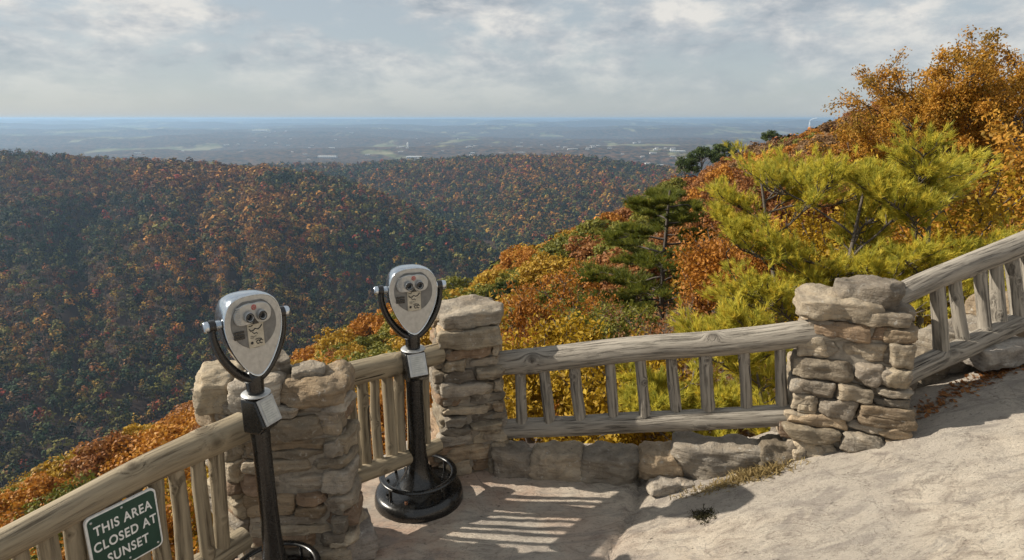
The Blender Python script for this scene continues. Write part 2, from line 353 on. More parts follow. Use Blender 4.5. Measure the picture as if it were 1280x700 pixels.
M_rock = rock_mat(); M_stone = stone_mat(); M_terrain = terrain_mat(); M_far = forest_mat()
M_wood_grey = wood_mat('grey_weathered_log', (0.33, 0.295, 0.245), (0.060, 0.050, 0.040), sx=3.6, sr=62, bs=0.9, warm=(0.36, 0.325, 0.27))
M_wood_tan = wood_mat('tan_weathered_log', (0.33, 0.27, 0.18), (0.085, 0.062, 0.038), sx=2.2, sr=34, bs=0.7, warm=(0.30, 0.255, 0.18))
M_bark = simple('grey_bark', (0.085, 0.07, 0.058), 0.9, 0, 30, 0.6, 0.35)
M_bark_pale = simple('pale_bark', (0.22, 0.19, 0.16), 0.9, 0, 30, 0.6, 0.3)
M_mortar = simple('lime_mortar', (0.23, 0.20, 0.16), 0.95, 0, 60, 1.0, 0.3)
LEAF = {
 'orange': leaf_mat('orange_leaves', (0.20, 0.075, 0.014), (0.42, 0.175, 0.024), (0.55, 0.29, 0.045)),
 'rust': leaf_mat('russet_leaves', (0.13, 0.050, 0.018), (0.28, 0.115, 0.035), (0.38, 0.19, 0.06)),
 'gold': leaf_mat('gold_leaves', (0.17, 0.10, 0.014), (0.38, 0.22, 0.022), (0.52, 0.36, 0.045)),
 'olive': leaf_mat('olive_leaves', (0.060, 0.065, 0.014), (0.165, 0.165, 0.026), (0.30, 0.25, 0.035)),
 'green': leaf_mat('dark_green_leaves', (0.020, 0.034, 0.012), (0.060, 0.090, 0.022), (0.12, 0.15, 0.03)),
 'brown': leaf_mat('brown_leaves', (0.08, 0.045, 0.022), (0.19, 0.105, 0.045), (0.28, 0.17, 0.08)),
 'oak': leaf_mat('amber_oak_leaves', (0.17, 0.13, 0.02), (0.50, 0.24, 0.03), (0.64, 0.42, 0.08), 0.42),
 'yolk': leaf_mat('yellow_oak_leaves', (0.17, 0.11, 0.010), (0.42, 0.26, 0.018), (0.56, 0.42, 0.04), 0.4),
 'pine': leaf_mat('dark_pine_needles', (0.040, 0.058, 0.012), (0.135, 0.155, 0.022), (0.28, 0.26, 0.035), 0.35),
 'ypine': leaf_mat('yellow_green_pine_needles', (0.22, 0.24, 0.04), (0.58, 0.50, 0.065), (0.80, 0.60, 0.09), 0.48),
 'straw': leaf_mat('dry_grass_blades', (0.15, 0.11, 0.04), (0.34, 0.25, 0.11), (0.45, 0.36, 0.18)),
 'moss': leaf_mat('dark_moss', (0.02, 0.018, 0.01), (0.05, 0.045, 0.02), (0.09, 0.08, 0.03)),
}

# ------------------------------------------------------------------ terrain
def table(rows):
    t = []
    for px, py, D in rows:
        phi, Ar = ray(px, py); t.append((phi, Ar, D))
    t.sort(); return np.array(t)
NEAR = table([(-260, 740, 180), (-150, 700, 190), (0, 645, 210), (120, 597, 190), (250, 535, 170), (340, 484, 160), (450, 430, 150), (530, 385, 145), (600, 348, 150), (700, 297, 200),
              (780, 276, 270), (860, 250, 320), (930, 216, 330), (1000, 184, 320), (1060, 162, 280), (1160, 140, 150), (1280, 130, 90), (1500, 130, 60)])
R1 = table([(-260, 184, 2100), (0, 192, 2000), (100, 198, 2000), (250, 209, 1900), (350, 217, 1800), (430, 232, 1700), (500, 258, 1550), (570, 292, 1400), (640, 335, 1250), (720, 385, 1100)])
R1F = np.array([(ray(px, 300)[0], d) for px, d in ((-260, 520), (0, 560), (300, 640), (570, 850), (720, 1000))])
R2 = table([(0, 216, 3000), (300, 212, 3000), (380, 208, 3000), (450, 207, 3000), (540, 202, 2900), (600, 198, 2900), (700, 198, 2900), (780, 206, 2800), (850, 214, 2600), (950, 240, 2500), (1100, 290, 2400)])
FLOOR = -345.0
def ip(phi, T, k): return np.interp(phi, T[:, 0], T[:, k])
def H(x, y):
    x = np.asarray(x, float); y = np.asarray(y, float)
    r = np.hypot(x, y) + 1e-6; phi = np.arctan2(x, y)
    # far plain
    far = np.clip((r - 9000) / 26000, 0, 1)
    plain = -295 + 150 * far + fbm(x / 3000, y / 1300, 3, 4) * (110 + 260 * far) + fbm(x / 600, y / 380, 8, 3) * 34
    # opposite ridges
    def ridge(T, foot, drop, seed, amp):
        D = ip(phi, T, 2); hc = EYE - ip(phi, T, 1) * D - 9
        u = np.clip((r - foot) / (D - foot), 0, 1)
        h = FLOOR + (hc - FLOOR) * (u ** 0.92)
        g = fbm(x / 420, y / 420, seed, 4, 0.55) * amp * 1.5 * np.sin(np.clip(u, 0.0, 1) * PI * 0.93 + 0.03)
        g2 = (np.abs(vn(phi * 16 + 2.2 * vn(x / 500, y / 500, 5), r / 1400, seed)) * 2 - 0.45) * amp * 1.1 * np.sin(np.clip(u, 0, 1) * PI)
        h = h + g + g2
        return np.where(r > D, hc - (r - D) * drop, h)
    f1 = np.interp(phi, R1F[:, 0], R1F[:, 1])
    r1 = ridge(R1, f1, 0.22, 11, 42); r2 = ridge(R2, 1250.0, 0.12, 23, 46)
    plain = np.minimum(plain, -12 - 0.0006 * (60000 - np.minimum(r, 60000)) * 1.0)
    base = np.where(r > 2600, plain, FLOOR)
    far_h = np.maximum(np.maximum(r1, r2), base)
    # near slope
    D = ip(phi, NEAR, 2); R = ip(phi, NEAR, 1) + 6.5 / D
    A0 = np.interp(phi, [-0.9, -0.3, 0.2, 0.45, 0.7], [1.15, 1.05, 0.95, 0.85, 0.8])
    A = R + (A0 - R) * np.exp(-np.maximum(r - 6, 0) / 25)
    hn = EYE - A * r
    hn = hn + fbm(x / 22, y / 22, 31, 3) * np.clip(r / 60, 0.1, 1) * 4
    hcr = EYE - R * D
    hn = np.where(r > D, hcr - (r - D) * 0.85 - 2 * 0, hn)
    return np.where(r < 1.02 * D, hn, np.maximum(hn, far_h))
def build_terrain():
    phis = np.linspace(math.radians(-80), math.radians(80), 560)
    rs = np.concatenate([np.geomspace(3.2, 400, 150), np.geomspace(405, 4000, 190), np.geomspace(4040, 60000, 200)])
    P, R = np.meshgrid(phis, rs); X = R * np.sin(P); Y = R * np.cos(P); Z = H(X, Y)
    k = np.clip((7.5 - R) / 3.0, 0, 1); Z = Z - k * 3.0
    V = np.stack([X, Y, Z], -1).reshape(-1, 3); n = len(phis)
    i = np.arange(len(rs) - 1)[:, None] * n; j = np.arange(n - 1)[None]
    F = np.stack([i + j, i + n + j, i + n + j + 1, i + j + 1], -1).reshape(-1, 4)[:, ::-1]
    g = Geo(); g.add(V, F); o = g.build('hills', M_terrain); tag(o, kind='structure')
    # what can be seen: running minimum of the view ratio per azimuth
    ratio = -(Z - EYE) / R; run = np.minimum.accumulate(ratio, axis=0)
    return phis, rs, run
PH, RS, RUN = build_terrain()
def visible(x, y, ztop, slack=0.0):
    r = np.hypot(x, y); phi = np.arctan2(x, y)
    i = np.clip(np.searchsorted(PH, phi), 0, len(PH) - 1); j = np.clip(np.searchsorted(RS, r * 0.985) - 1, 0, len(RS) - 1)
    return (-(ztop - EYE) / r) <= RUN[j, i] + slack
w = Geo(); w.add([(-700, 250, FLOOR + 2.5), (900, 250, FLOOR + 2.5), (900, 1300, FLOOR + 2.5), (-700, 1300, FLOOR + 2.5)], [[0, 1, 2, 3]])
m, nt, p, out = new_mat('river_water'); p.inputs['Base Color'].default_value = (0.02, 0.03, 0.035, 1); p.inputs['Roughness'].default_value = 0.12
bump(nt, noise_tex(nt, nn(nt, 'ShaderNodeNewGeometry').outputs['Position'], 0.3, 3), p, 0.2, 0.3)
tag(w.build('river', m), kind='structure')

# ------------------------------------------------------------------ far forest (stuff)
def leaf_cloud(rng, cen, rad, nleaf, size, up=0.35, flat=0.8):
    """many trees at once: cen (n,3) crown centres, rad (n,3)"""
    n = len(cen)
    d = rng.normal(size=(n, nleaf, 3)); d /= np.linalg.norm(d, axis=2)[..., None]
    rr = rng.uniform(0.55, 1.0, (n, nleaf, 1)) ** 0.6
    d[..., 2] = np.where(d[..., 2] < -0.35, -d[..., 2], d[..., 2])
    lump = 1 + 0.22 * np.sin(d[..., :1] * 5 + rng.uniform(0, 6, (n, 1, 1))) * np.cos(d[..., 1:2] * 5 + rng.uniform(0, 6, (n, 1, 1)))
    P = cen[:, None] + d * rr * lump * rad[:, None]
    N = d + rng.normal(scale=0.33, size=d.shape) + np.array([0, 0, up * 0.5]); N /= np.linalg.norm(N, axis=2)[..., None]
    return quads(rng, P.reshape(-1, 3), N.reshape(-1, 3), np.repeat(size, nleaf) if np.ndim(size) else size)
def quads(rng, P, N, size, asp=0.8):
    n = len(P); a = rng.normal(size=(n, 3)); T = np.cross(N, a); T /= np.linalg.norm(T, axis=1)[:, None] + 1e-9
    B = np.cross(N, T); s = (size * rng.uniform(0.6, 1.25, n))[:, None] * 0.5
    V = np.stack([P - T * s, P - B * s * asp, P + T * s, P + B * s * asp], 1).reshape(-1, 3)
    F = np.arange(4 * n).reshape(n, 4); return V, F
PAL = np.array([(0.135, 0.055, 0.024), (0.200, 0.098, 0.030), (0.105, 0.060, 0.032), (0.080, 0.072, 0.022), (0.022, 0.032, 0.014), (0.190, 0.120, 0.034), (0.150, 0.036, 0.022)])
def far_forest(name, seed, n, r0, r1, px0, px1, rad, nleaf, lsize):
    rng = np.random.default_rng(seed)
    p0, p1 = ray(px0, 300)[0], ray(px1, 300)[0]
    r = np.sqrt(rng.uniform(r0 ** 2, r1 ** 2, n)); ph = rng.uniform(p0, p1, n)
    x, y = r * np.sin(ph), r * np.cos(ph); z = H(x, y)
    Rd = rad * rng.uniform(0.6, 1.5, n); ht = Rd * rng.uniform(1.3, 3.0, n)
    D = ip(ph, NEAR, 2)
    ok = visible(x, y, z + ht + 2, 0.004) & (z > FLOOR + 6) & (r > D * 1.5)
    x, y, z, r, ph, Rd, ht = (a[ok] for a in (x, y, z, r, ph, Rd, ht)); n = len(x)
    cen = np.stack([x, y, z + ht * 0.75], 1); rr = np.stack([Rd, Rd, Rd * rng.uniform(0.9, 1.7, n)], 1)
    V, F = leaf_cloud(rng, cen, rr, nleaf, lsize * Rd / rad)
    patch = fbm(x / 260, y / 260, 77, 3) * 1.5 + rng.normal(scale=0.28, size=n)
    idx = np.where(patch > 0.30, 1, np.where(patch > 0.12, 5, np.where(patch > -0.05, 0, np.where(patch > -0.22, 2, np.where(patch > -0.42, 3, 4)))))
    idx = np.where(rng.random(n) < 0.07, 6, idx)
    low = (rng.random(n) < np.clip(0.75 - (z - FLOOR) / 260, 0.0, 0.7)); idx = np.where(low, np.where(rng.random(n) < 0.5, 3, 4), idx)
    c = np.clip(PAL[idx] * 1.25 - PAL[idx].mean(1, keepdims=True) * 0.18, 0.004, 1) * rng.uniform(0.3, 1.75, (n, 1))
    cc = np.repeat(c, nleaf, 0) * rng.uniform(0.75, 1.25, (n * nleaf, 1)); cc = np.repeat(cc, 4, 0)
    g = Geo(); g.add(V, F, cc)
    # slim grey stems
    k = rng.random(n) < 0.45; P = np.stack([x, y, z], 1)[k] + np.stack([rng.uniform(-3, 3, k.sum()), -Rd[k] * 0.8, 0 * z[k]], 1)
    h = ht[k] * 1.1; w_ = 0.22 * rad / 6
    for dx in (0,):
        V = np.stack([P + [-w_, 0, -2], P + [w_, 0, -2], P + np.stack([w_ + 0 * h, 0 * h, h], 1), P + np.stack([-w_ + 0 * h, 0 * h, h], 1)], 1).reshape(-1, 3)
        g.add(V, np.arange(len(V)).reshape(-1, 4), (0.17, 0.155, 0.14))
    o = g.build(name, M_far, smooth=False); tag(o, kind='stuff', label=None)
    return o
o = far_forest('forest', 5, 27000, 430, 2150, -120, 760, 5.3, 46, 2.4)
tag(o, 'dense rust and brown autumn forest covering the far side of the gorge', 'forest')
o = far_forest('forest', 6, 24000, 1250, 3050, 180, 980, 7.0, 22, 5.2)
tag(o, 'brownish forest on the second ridge behind the gorge', 'forest')

# ------------------------------------------------------------------ rock platform
# railing line seen from above, left to right (outside of it the rock breaks off)
EDGE = [(-3.6, -1.5), (-2.35, 1.35), (-1.9, 2.02), (-1.40, 2.90), (-1.25, 3.50), (-0.98, 3.62), (-0.62, 4.25), (-0.1, 4.28), (0.9, 4.03), (1.95, 3.74), (2.45, 3.95), (3.45, 4.35), (5.2, 5.1), (8, 6)]
def edge_dist(x, y):
    best = np.full(x.shape, 1e9); sg = np.zeros(x.shape)
    for (ax, ay), (bx, by) in zip(EDGE[:-1], EDGE[1:]):
        dx, dy = bx - ax, by - ay; L2 = dx * dx + dy * dy
        t = np.clip(((x - ax) * dx + (y - ay) * dy) / L2, 0, 1)
        qx, qy = x - ax - t * dx, y - ay - t * dy; d = np.hypot(qx, qy)
        s = np.where(dx * qy - dy * qx > 0, 1.0, -1.0)
        m_ = d < best - 1e-9; best = np.where(m_, d, best); sg = np.where(m_, s, sg)
    return best * sg        # positive = outside
def ground_h(x, y):
    x = np.asarray(x, float); y = np.asarray(y, float)
    pl = 0.36 * x - 0.15 * y + 0.20
    pl = pl - 0.05 * np.clip(x - 2.6, 0, 5) 
    k = 0.07; s = 0.5 * (pl + np.sqrt(pl * pl + k * k)) - 0.01
    lip = 0.022 * np.clip((pl + 0.06) / 0.10, 0, 1)
    n = fbm(x * 1.3, y * 1.8, 41, 4) * 0.04 * np.clip(0.15 + s * 1.6, 0.15, 1.3) + fbm(x * 6, y * 8, 47, 4, 0.6) * 0.006
    lay = fbm(x * 0.9 + 0.6 * y, y * 2.6 - x * 1.1, 53, 3)
    n = n + lay * 0.018 * np.clip(0.25 + s * 3, 0, 1) + fbm(x * 17, y * 24, 57, 3, 0.6) * 0.005
    jl = pl + 0.05 + 0.05 * fbm(x * 1.7, y * 1.7, 91, 3); n = n - 0.035 * np.exp(-(jl / 0.012) ** 2) * (y > 2.2)
    return s + lip + n
def gh(x, y): return float(ground_h(np.array([x]), np.array([y]))[0])
def build_rock():
    xs = np.arange(-3.5, 7.0, 0.028); ys = np.arange(-2.2, 6.4, 0.028)
    X, Y = np.meshgrid(xs, ys); Z = ground_h(X, Y); d = edge_dist(X, Y)
    d = d + fbm(X * 1.1, Y * 1.1, 61, 3) * 0.12
    o = np.clip(d - 0.26, 0, 9)
    Z = Z - np.minimum(7.5, 9 * o) - np.clip(o * 6, 0, 1) * (0.3 * fbm(X * 2, Y * 2, 63, 3))
    keep = (d < 1.0)
    n = len(xs); V = np.stack([X, Y, Z], -1).reshape(-1, 3)
    i = np.arange(len(ys) - 1)[:, None] * n; j = np.arange(n - 1)[None]
    F = np.stack([i + j, i + j + 1, i + n + j + 1, i + n + j], -1).reshape(-1, 4)
    kf = keep.reshape(-1)[F].all(1); F = F[kf]
    used = np.unique(F); re = -np.ones(len(V), int); re[used] = np.arange(len(used))
    g = Geo(); g.add(V[used], re[F]); tag(g.build('ground', M_rock), kind='structure')
build_rock()

# ------------------------------------------------------------------ stones
def cube_grid(n):
    a = np.linspace(-1, 1, n + 1); V = []; F = []
    for ax in range(3):
        for sgn in (-1, 1):
            U, W = np.meshgrid(a, a); P = np.zeros((n + 1, n + 1, 3)); P[..., ax] = sgn; P[..., (ax + 1) % 3] = U; P[..., (ax + 2) % 3] = W
            b = len(V) * (n + 1) ** 2; V.append(P.reshape(-1, 3))
            i = np.arange(n)[:, None] * (n + 1); j = np.arange(n)[None]
            f = np.stack([i + j, i + j + 1, i + n + 2 + j, i + n + 1 + j], -1).reshape(-1, 4) + b
            F.append(f if sgn > 0 else f[:, ::-1])
    V = np.concatenate(V); F = np.concatenate(F)
    key = np.round(V * 1000).astype(int); _, first, inv = np.unique(key, axis=0, return_index=True, return_inverse=True)
    return V[first], inv.reshape(-1)[F]
CG = {n: cube_grid(n) for n in (6, 9, 14, 20)}
STONE_COL = [(0.34, 0.30, 0.245), (0.40, 0.355, 0.29), (0.30, 0.275, 0.24), (0.39, 0.345, 0.275), (0.36, 0.335, 0.30), (0.27, 0.245, 0.215), (0.38, 0.31, 0.23)]
STONE_WARM = [(0.35, 0.26, 0.19), (0.38, 0.29, 0.21), (0.29, 0.22, 0.17)]
def stone(g, rnd, c, size, rz=0, tilt=0.05, n=6, colr=None, rough=0.10, cuts=4, k=5.0, warm=0.12):
    V0, F = CG[n]; V = V0.copy()
    nk = (np.abs(V) ** k).sum(1) ** (1 / k); V = V / nk[:, None] 
    for _ in range(cuts):
        d = np.array([rnd.uniform(-1, 1), rnd.uniform(-1, 1), rnd.uniform(-0.8, 0.8)]); d /= np.linalg.norm(d)
        lim = rnd.uniform(0.72, 0.98) * (np.abs(d).sum() ** 0.75); e = np.maximum(V @ d - lim, 0); V = V - e[:, None] * d
    V[:, 0] *= 1 + rnd.uniform(-.13, .13) * V[:, 2]; V[:, 2] *= 1 + rnd.uniform(-.16, .16) * V[:, 0]; V[:, 2] += rnd.uniform(-.08, .08) * V[:, 0]
    s = Vector((rnd.uniform(0, 99), rnd.uniform(0, 99), rnd.uniform(0, 99))); hs = np.array(size) / 2
    ms = float(np.mean(hs))
    out_ = []
    for v in V:
        w_ = Vector(v * hs)
        nz = mnoise.noise(w_ / ms * 1.1 + s) * rough + mnoise.noise(w_ / ms * 3.1 + s) * rough * 0.42 + (0.5 - abs(mnoise.noise(w_ / ms * 6 + s))) * rough * 0.42
        st_ = math.floor((w_.z / 0.028) + 1.3 * mnoise.noise(w_ * 5 + s)); led = (math.sin(st_ * 12.9 + s.x) * 0.5) * rough * 0.30
        out_.append(v * hs + v / np.linalg.norm(v) * nz * ms + np.array((v[0], v[1], 0)) * led * ms)
    V = np.array(out_)
    M = Matrix.Rotation(rz, 3, 'Z') @ Matrix.Rotation(rnd.uniform(-tilt, tilt), 3, 'X') @ Matrix.Rotation(rnd.uniform(-tilt, tilt), 3, 'Y')
    V = V @ np.array(M).T + np.array(c)
    if colr is None:
        colr = rnd.choice(STONE_WARM) if rnd.random() < warm else rnd.choice(STONE_COL)
        q = rnd.uniform(0.58, 1.05); colr = tuple(min(0.6, v * q * b_) for v, b_ in zip(colr, (1.0, 0.95, 0.87)))
    g.add(V, F, colr)

def pillar(loc, w, d, h, rz, seed, label, taper=0.06, cap=None, extra=None, warm=0.12, course=(0.07, 0.15), wid=(0.14, 0.42), h0=-0.35):
    rnd = random.Random(seed)
    root = empty('stone_pillar', loc, rz, label=label, cat='pillar', group='stone pillars between the log railings')
    g = Geo(); blocks = [(0, 0, 0, w, d)] + (extra or [])
    for (ox, oy, orz, w, d) in blocks:
      z = h0; co_, so_ = math.cos(orz), math.sin(orz)
      while z < h - 0.02:
          ch = rnd.uniform(*course)
          if z + ch > h - 0.04: ch = h - z
          f = 1 - taper * max(z, 0) / h; W, Dp = w / 2 * f, d / 2 * f
          for side in range(4):
              L = 2 * (W if side % 2 == 0 else Dp); depth_c = Dp if side % 2 == 0 else W
              x = -L / 2 + rnd.uniform(-0.03, 0.03)
              while x < L / 2 - 0.03:
                  sw = rnd.uniform(*wid)
                  if x + sw > L / 2 - 0.07: sw = L / 2 - x + rnd.uniform(-0.015, 0.02)
                  jut = rnd.uniform(-0.02, 0.045); dd = rnd.uniform(0.15, 0.2)
                  split = rnd.random() < 0.22 and ch > 0.10
                  for q in range(2 if split else 1):
                      hh = ch / 2 if split else ch; zc = z + hh * (q + 0.5)
                      lx = x + sw / 2; ly = -(depth_c - dd / 2 + jut)
                      a = side * PI / 2; cx_, cy_ = lx * math.cos(a) - ly * math.sin(a), lx * math.sin(a) + ly * math.cos(a); cx_, cy_ = ox + cx_ * co_ - cy_ * so_, oy + cx_ * so_ + cy_ * co_
                      stone(g, rnd, (cx_, cy_, zc + rnd.uniform(-.004, .004)), (sw - rnd.uniform(0.004, 0.02), dd, hh * rnd.uniform(0.84, 1.02)), a + orz + rnd.uniform(-.08, .08), 0.06, 14, warm=warm, rough=0.20, k=rnd.uniform(7, 14), cuts=rnd.randint(4, 9))
                  x += sw
          z += ch
    g.build('stonework', M_stone, root)
    # mortar core
    g = Geo()
    for (ox, oy, orz, w, d) in blocks:
        V, F = CG[14]; V = V.copy(); f = 1 - taper * (V[:, 2] * 0.5 + 0.5)
        P = np.stack([V[:, 0] * (w / 2 - 0.022) * f, V[:, 1] * (d / 2 - 0.022) * f, (V[:, 2] * 0.5 + 0.5) * (h - 0.02 - h0) + h0], 1)
        P = P @ np.array(Matrix.Rotation(orz, 3, 'Z')).T + [ox, oy, 0]
        P = np.array([Vector(p_) + mnoise.noise_vector(Vector(p_) * 7) * 0.016 for p_ in P]); g.add(P, F)
    g.build('mortar', M_mortar, root)
    for (cx_, cy_, cz, sx, sy, sz, r_) in (cap or []):
        g = Geo(); stone(g, rnd, (0, 0, 0), (sx, sy, sz), 0, 0.03, 20, warm=0, rough=0.2, cuts=8, k=8)
        g.build('cap_stone', M_stone, root, loc=(cx_, cy_, h + cz), rot=(0, 0, r_))
    return root
# left pillar: a shaded block and a sunlit shoulder on its left
PL = (-1.19, 3.17, 0); PM = (-0.33, 4.21, 0); PR = (2.19, 3.80, 0)
pillar(PL, 0.54, 0.27, 0.99, math.radians(3), 3, 'broad stone pillar behind the nearer coin viewer, with rough boulders on top', taper=0.02,
       cap=[(-0.42, 0.05, 0.03, 0.24, 0.33, 0.20, 0.3), (-0.17, 0.0, 0.03, 0.26, 0.32, 0.19, -0.1), (0.13, 0.0, 0.045, 0.38, 0.30, 0.14, 0.1), (-0.12, 0.05, 0.14, 0.15, 0.15, 0.13, 0.5), (0.08, 0.02, 0.12, 0.16, 0.16, 0.07, 0.2)], warm=0.04, wid=(0.16, 0.46), course=(0.07, 0.15),
       extra=[(-0.36, 0.08, math.radians(-44), 0.38, 0.27)])
pillar(PM, 0.47, 0.47, 1.075, math.radians(14), 11, 'tall narrow stone pillar with reddish stones behind the farther coin viewer', taper=0.10,
       cap=[(0.02, 0, 0.05, 0.42, 0.40, 0.11, 0.05)], warm=0.20, wid=(0.16, 0.46), course=(0.055, 0.12))
pillar((PR[0], PR[1], 0.42), 0.72, 0.60, 0.90, math.radians(-20), 23, 'sunlit pale stone pillar on the sloping rock at the foot of the rising railing', taper=0.30,
       cap=[(-0.13, -0.05, 0.0, 0.46, 0.38, 0.13, 0.1), (0.04, -0.02, 0.09, 0.36, 0.34, 0.14, -0.15), (0.14, 0.03, -0.01, 0.28, 0.36, 0.11, 0.2)], warm=0.05, wid=(0.12, 0.34), course=(0.065, 0.14))

def stone_row(name, label, pts, sizes, seed, grp=None, hfun=None, warm=0.1):
    rnd = random.Random(seed); root = empty(name, (0, 0, 0), label=label, cat='stone kerb' if 'kerb' in name else 'stone wall')
    g = Geo(); P = [Vector(p_) for p_ in pts]; seg = [(P[i + 1] - P[i]).length for i in range(len(P) - 1)]; T = sum(seg)
    def pos(s):
        for i, L in enumerate(seg):
            if s <= L or i == len(seg) - 1: return P[i].lerp(P[i + 1], s / L), (P[i + 1] - P[i])
            s -= L
    s = 0; i = 0
    while s < T:
        L, Dp, Hh = sizes[i % len(sizes)]; L *= rnd.uniform(0.85, 1.15); i += 1
        c, dr = pos(min(s + L / 2, T)); a = math.atan2(dr.y, dr.x)
        stone(g, rnd, (c.x, c.y, c.z + Hh * 0.5 - 0.05), (L * 1.10, Dp * rnd.uniform(0.85, 1.15), Hh * rnd.uniform(0.72, 1.1) + 0.1), a + rnd.uniform(-.09, .09), 0.09, 20, rough=0.22, cuts=9, warm=warm, k=8)
        s += L
    g.build('stones', M_stone, root)
    g = Geo(); Q = [Vector(q) - Vector((0, 0, 0.03)) for q in P]
    for k in range(12):
        pass
    pp = [pos(T * k / 24)[0] + Vector((0, 0.03, 0.03)) + mnoise.noise_vector(Vector((k * .7, 1, 2))) * 0.02 for k in range(25)]
    tube(g, pp, 0.085, 10, caps=True); g.build('mortar', M_mortar, root)
    return root
stone_row('stone_kerb', 'low kerb of big rough boulders under the middle log railing', [(-0.12, 4.06, 0.02), (0.55, 3.98, 0.04), (1.1, 3.84, 0.12), (1.95, 3.66, 0.34)],
          [(0.26, 0.22, 0.14), (0.42, 0.24, 0.16), (0.40, 0.24, 0.14), (0.24, 0.22, 0.17), (0.50, 0.28, 0.17), (0.34, 0.26, 0.13)], 5, warm=0.0)
stone_row('stone_wall', 'dark low wall of flat stones under the rising railing on the right', [(2.50, 4.04, 0.50), (3.0, 4.22, 0.68), (3.8, 4.52, 0.98), (4.8, 4.9, 1.25)],
          [(0.34, 0.26, 0.2), (0.28, 0.24, 0.24), (0.5, 0.26, 0.22), (0.4, 0.3, 0.26)], 9, warm=0.0)
def rock_obj(label, c, size, seed, rz=0, colr=None):
    g = Geo(); stone(g, random.Random(seed), (0, 0, 0), size, 0, 0.05, 20, rough=0.2, cuts=8, k=7, colr=colr or (0.33, 0.29, 0.24))
    o = g.build('rock', M_stone, loc=c, rot=(0, 0, rz)); tag(o, label, 'rock'); return o
b = at(840, 603, 4.15); rock_obj('small flat loose stone lying in front of the kerb boulders', (b.x, b.y, gh(b.x, b.y) + 0.02), (0.30, 0.12, 0.08), 71, 0.1)
rock_obj('angular ledge stone at the right foot of the broad left pillar', (-0.94, 3.22, 0.05), (0.24, 0.36, 0.22), 73, 0.5, (0.27, 0.24, 0.21))
rock_obj('flat slab wedged beside the foot of the slanting right railing', (3.35, 4.05, 0.90), (0.55, 0.3, 0.16), 75, 0.3, (0.36, 0.33, 0.29))
rock_obj('warm brown boulder behind the foot ring of the farther viewer', (-0.55, 4.12, 0.06), (0.34, 0.26, 0.26), 77, 0.8, (0.36, 0.26, 0.18))

# ------------------------------------------------------------------ log railings
def log(name, mat, a, b, ra, rb, parent, rnd, bend=0.015, n=22, m=60, sag=0.0, knots=5, sq=1.0):
    a, b = Vector(a), Vector(b); L = (b - a).length; T = (b - a).normalized()
    up = Vector((0, 0, 1)) if abs(T.z) < 0.8 else Vector((0, 1, 0)); N = T.cross(up).normalized(); B = T.cross(N)
    s1, s2 = rnd.uniform(0, 50), rnd.uniform(0, 50)
    kn = [(rnd.random(), rnd.uniform(0, 2 * PI), rnd.uniform(0.05, 0.16)) for _ in range(knots)]
    V = np.zeros((m, n, 3)); G = np.zeros((m, n, 3)); K = np.zeros((m, n, 3))
    for i in range(m):
        u = i / (m - 1); s = u * L
        c = a.lerp(b, u) + N * mnoise.noise(Vector((s * 1.3, s1, 0))) * bend * 2 + B * mnoise.noise(Vector((s * 1.3, s2, 3))) * bend * 2 + Vector((0, 0, -sag * 4 * u * (1 - u)))
        r0 = ra + (rb - ra) * u
        for j in range(n):
            th = j / n * 2 * PI
            r = r0 * (1 + 0.10 * mnoise.noise(Vector((math.cos(th) * 0.9, math.sin(th) * 0.9, s * 1.6 / (r0 * 14) + s1))) + 0.035 * mnoise.noise(Vector((math.cos(th) * 3.2, math.sin(th) * 3.2, s * 2.2 + s2))))
            for (ku, kt, ka) in kn:
                da = (th - kt + PI) % (2 * PI) - PI; q = ((u - ku) * L / (r0 * 0.7)) ** 2 + (da / 0.55) ** 2
                if q < 9: r += r0 * ka * math.exp(-q); K[i, j, 0] = max(K[i, j, 0], math.exp(-q * 1.5))
            v = c + (N * math.cos(th) + B * (math.sin(th) * sq)) * r; V[i, j] = v; G[i, j] = (s, math.cos(th) * r0, math.sin(th) * r0)
    ii = np.arange(m - 1)[:, None] * n; j = np.arange(n)[None]; k = (j + 1) % n
    F = np.stack([ii + j, ii + k, ii + n + k, ii + n + j], -1).reshape(-1, 4)
    g = Geo(); org = np.array(a)
    g.add(V - org, F, K.reshape(-1, 3), G.reshape(-1, 3))
    for e in (0, m - 1):
        Vc = np.concatenate([V[e], V[e].mean(0)[None]]) - org; Fc = np.array([[q, (q + 1) % n, n] for q in range(n)])
        g.add(Vc, Fc[:, ::-1] if e == 0 else Fc, (0.0, 0.0, 0.0), np.concatenate([G[e], [[e * L, 0, 0]]]))
    o = g.build(name, mat, parent, loc=a - (parent.location if parent else Vector()))
    return o
def railing(label, top, bot, rt, rb_, us, rbal, mat, seed, sag=0.0, mat_b=None, lean=None, sq=1.0):
    rnd = random.Random(seed); t0, t1 = Vector(top[0]), Vector(top[1]); b0, b1 = Vector(bot[0]), Vector(bot[1])
    mid = (b0 + b1) / 2
    root = empty('log_railing', (mid.x, mid.y, min(b0.z, b1.z) - 0.1), 0, label=label, cat='railing', group='rustic log railings round the overlook')
    log('top_rail', mat, t0, t1, rt[0], rt[1], root, rnd, 0.014, 26, 80, sag)
    log('bottom_rail', mat, b0, b1, rb_[0], rb_[1], root, rnd, 0.012, 22, 60, sag)
    for i, u in enumerate(us):
        ub = u + (lean[i] if lean else rnd.uniform(-0.006, 0.006))
        a = b0.lerp(b1, ub); b = t0.lerp(t1, u); r = rbal * rnd.uniform(0.88, 1.12)
        z = Vector((0, 0, -sag * 4 * u * (1 - u)))
        log('baluster', mat_b or mat, a + z, b + z, r * rnd.uniform(1.0, 1.08), r * rnd.uniform(0.86, 1.0), root, rnd, 0.012, 14, 30, 0, 5, sq)
    return root
A_top = at(303, 532, 3.16); A_far = at(-160, 762, 2.04)
A_bt = at(306, 672, 3.28); A_bf = Vector((A_far.x, A_far.y, A_bt.z))
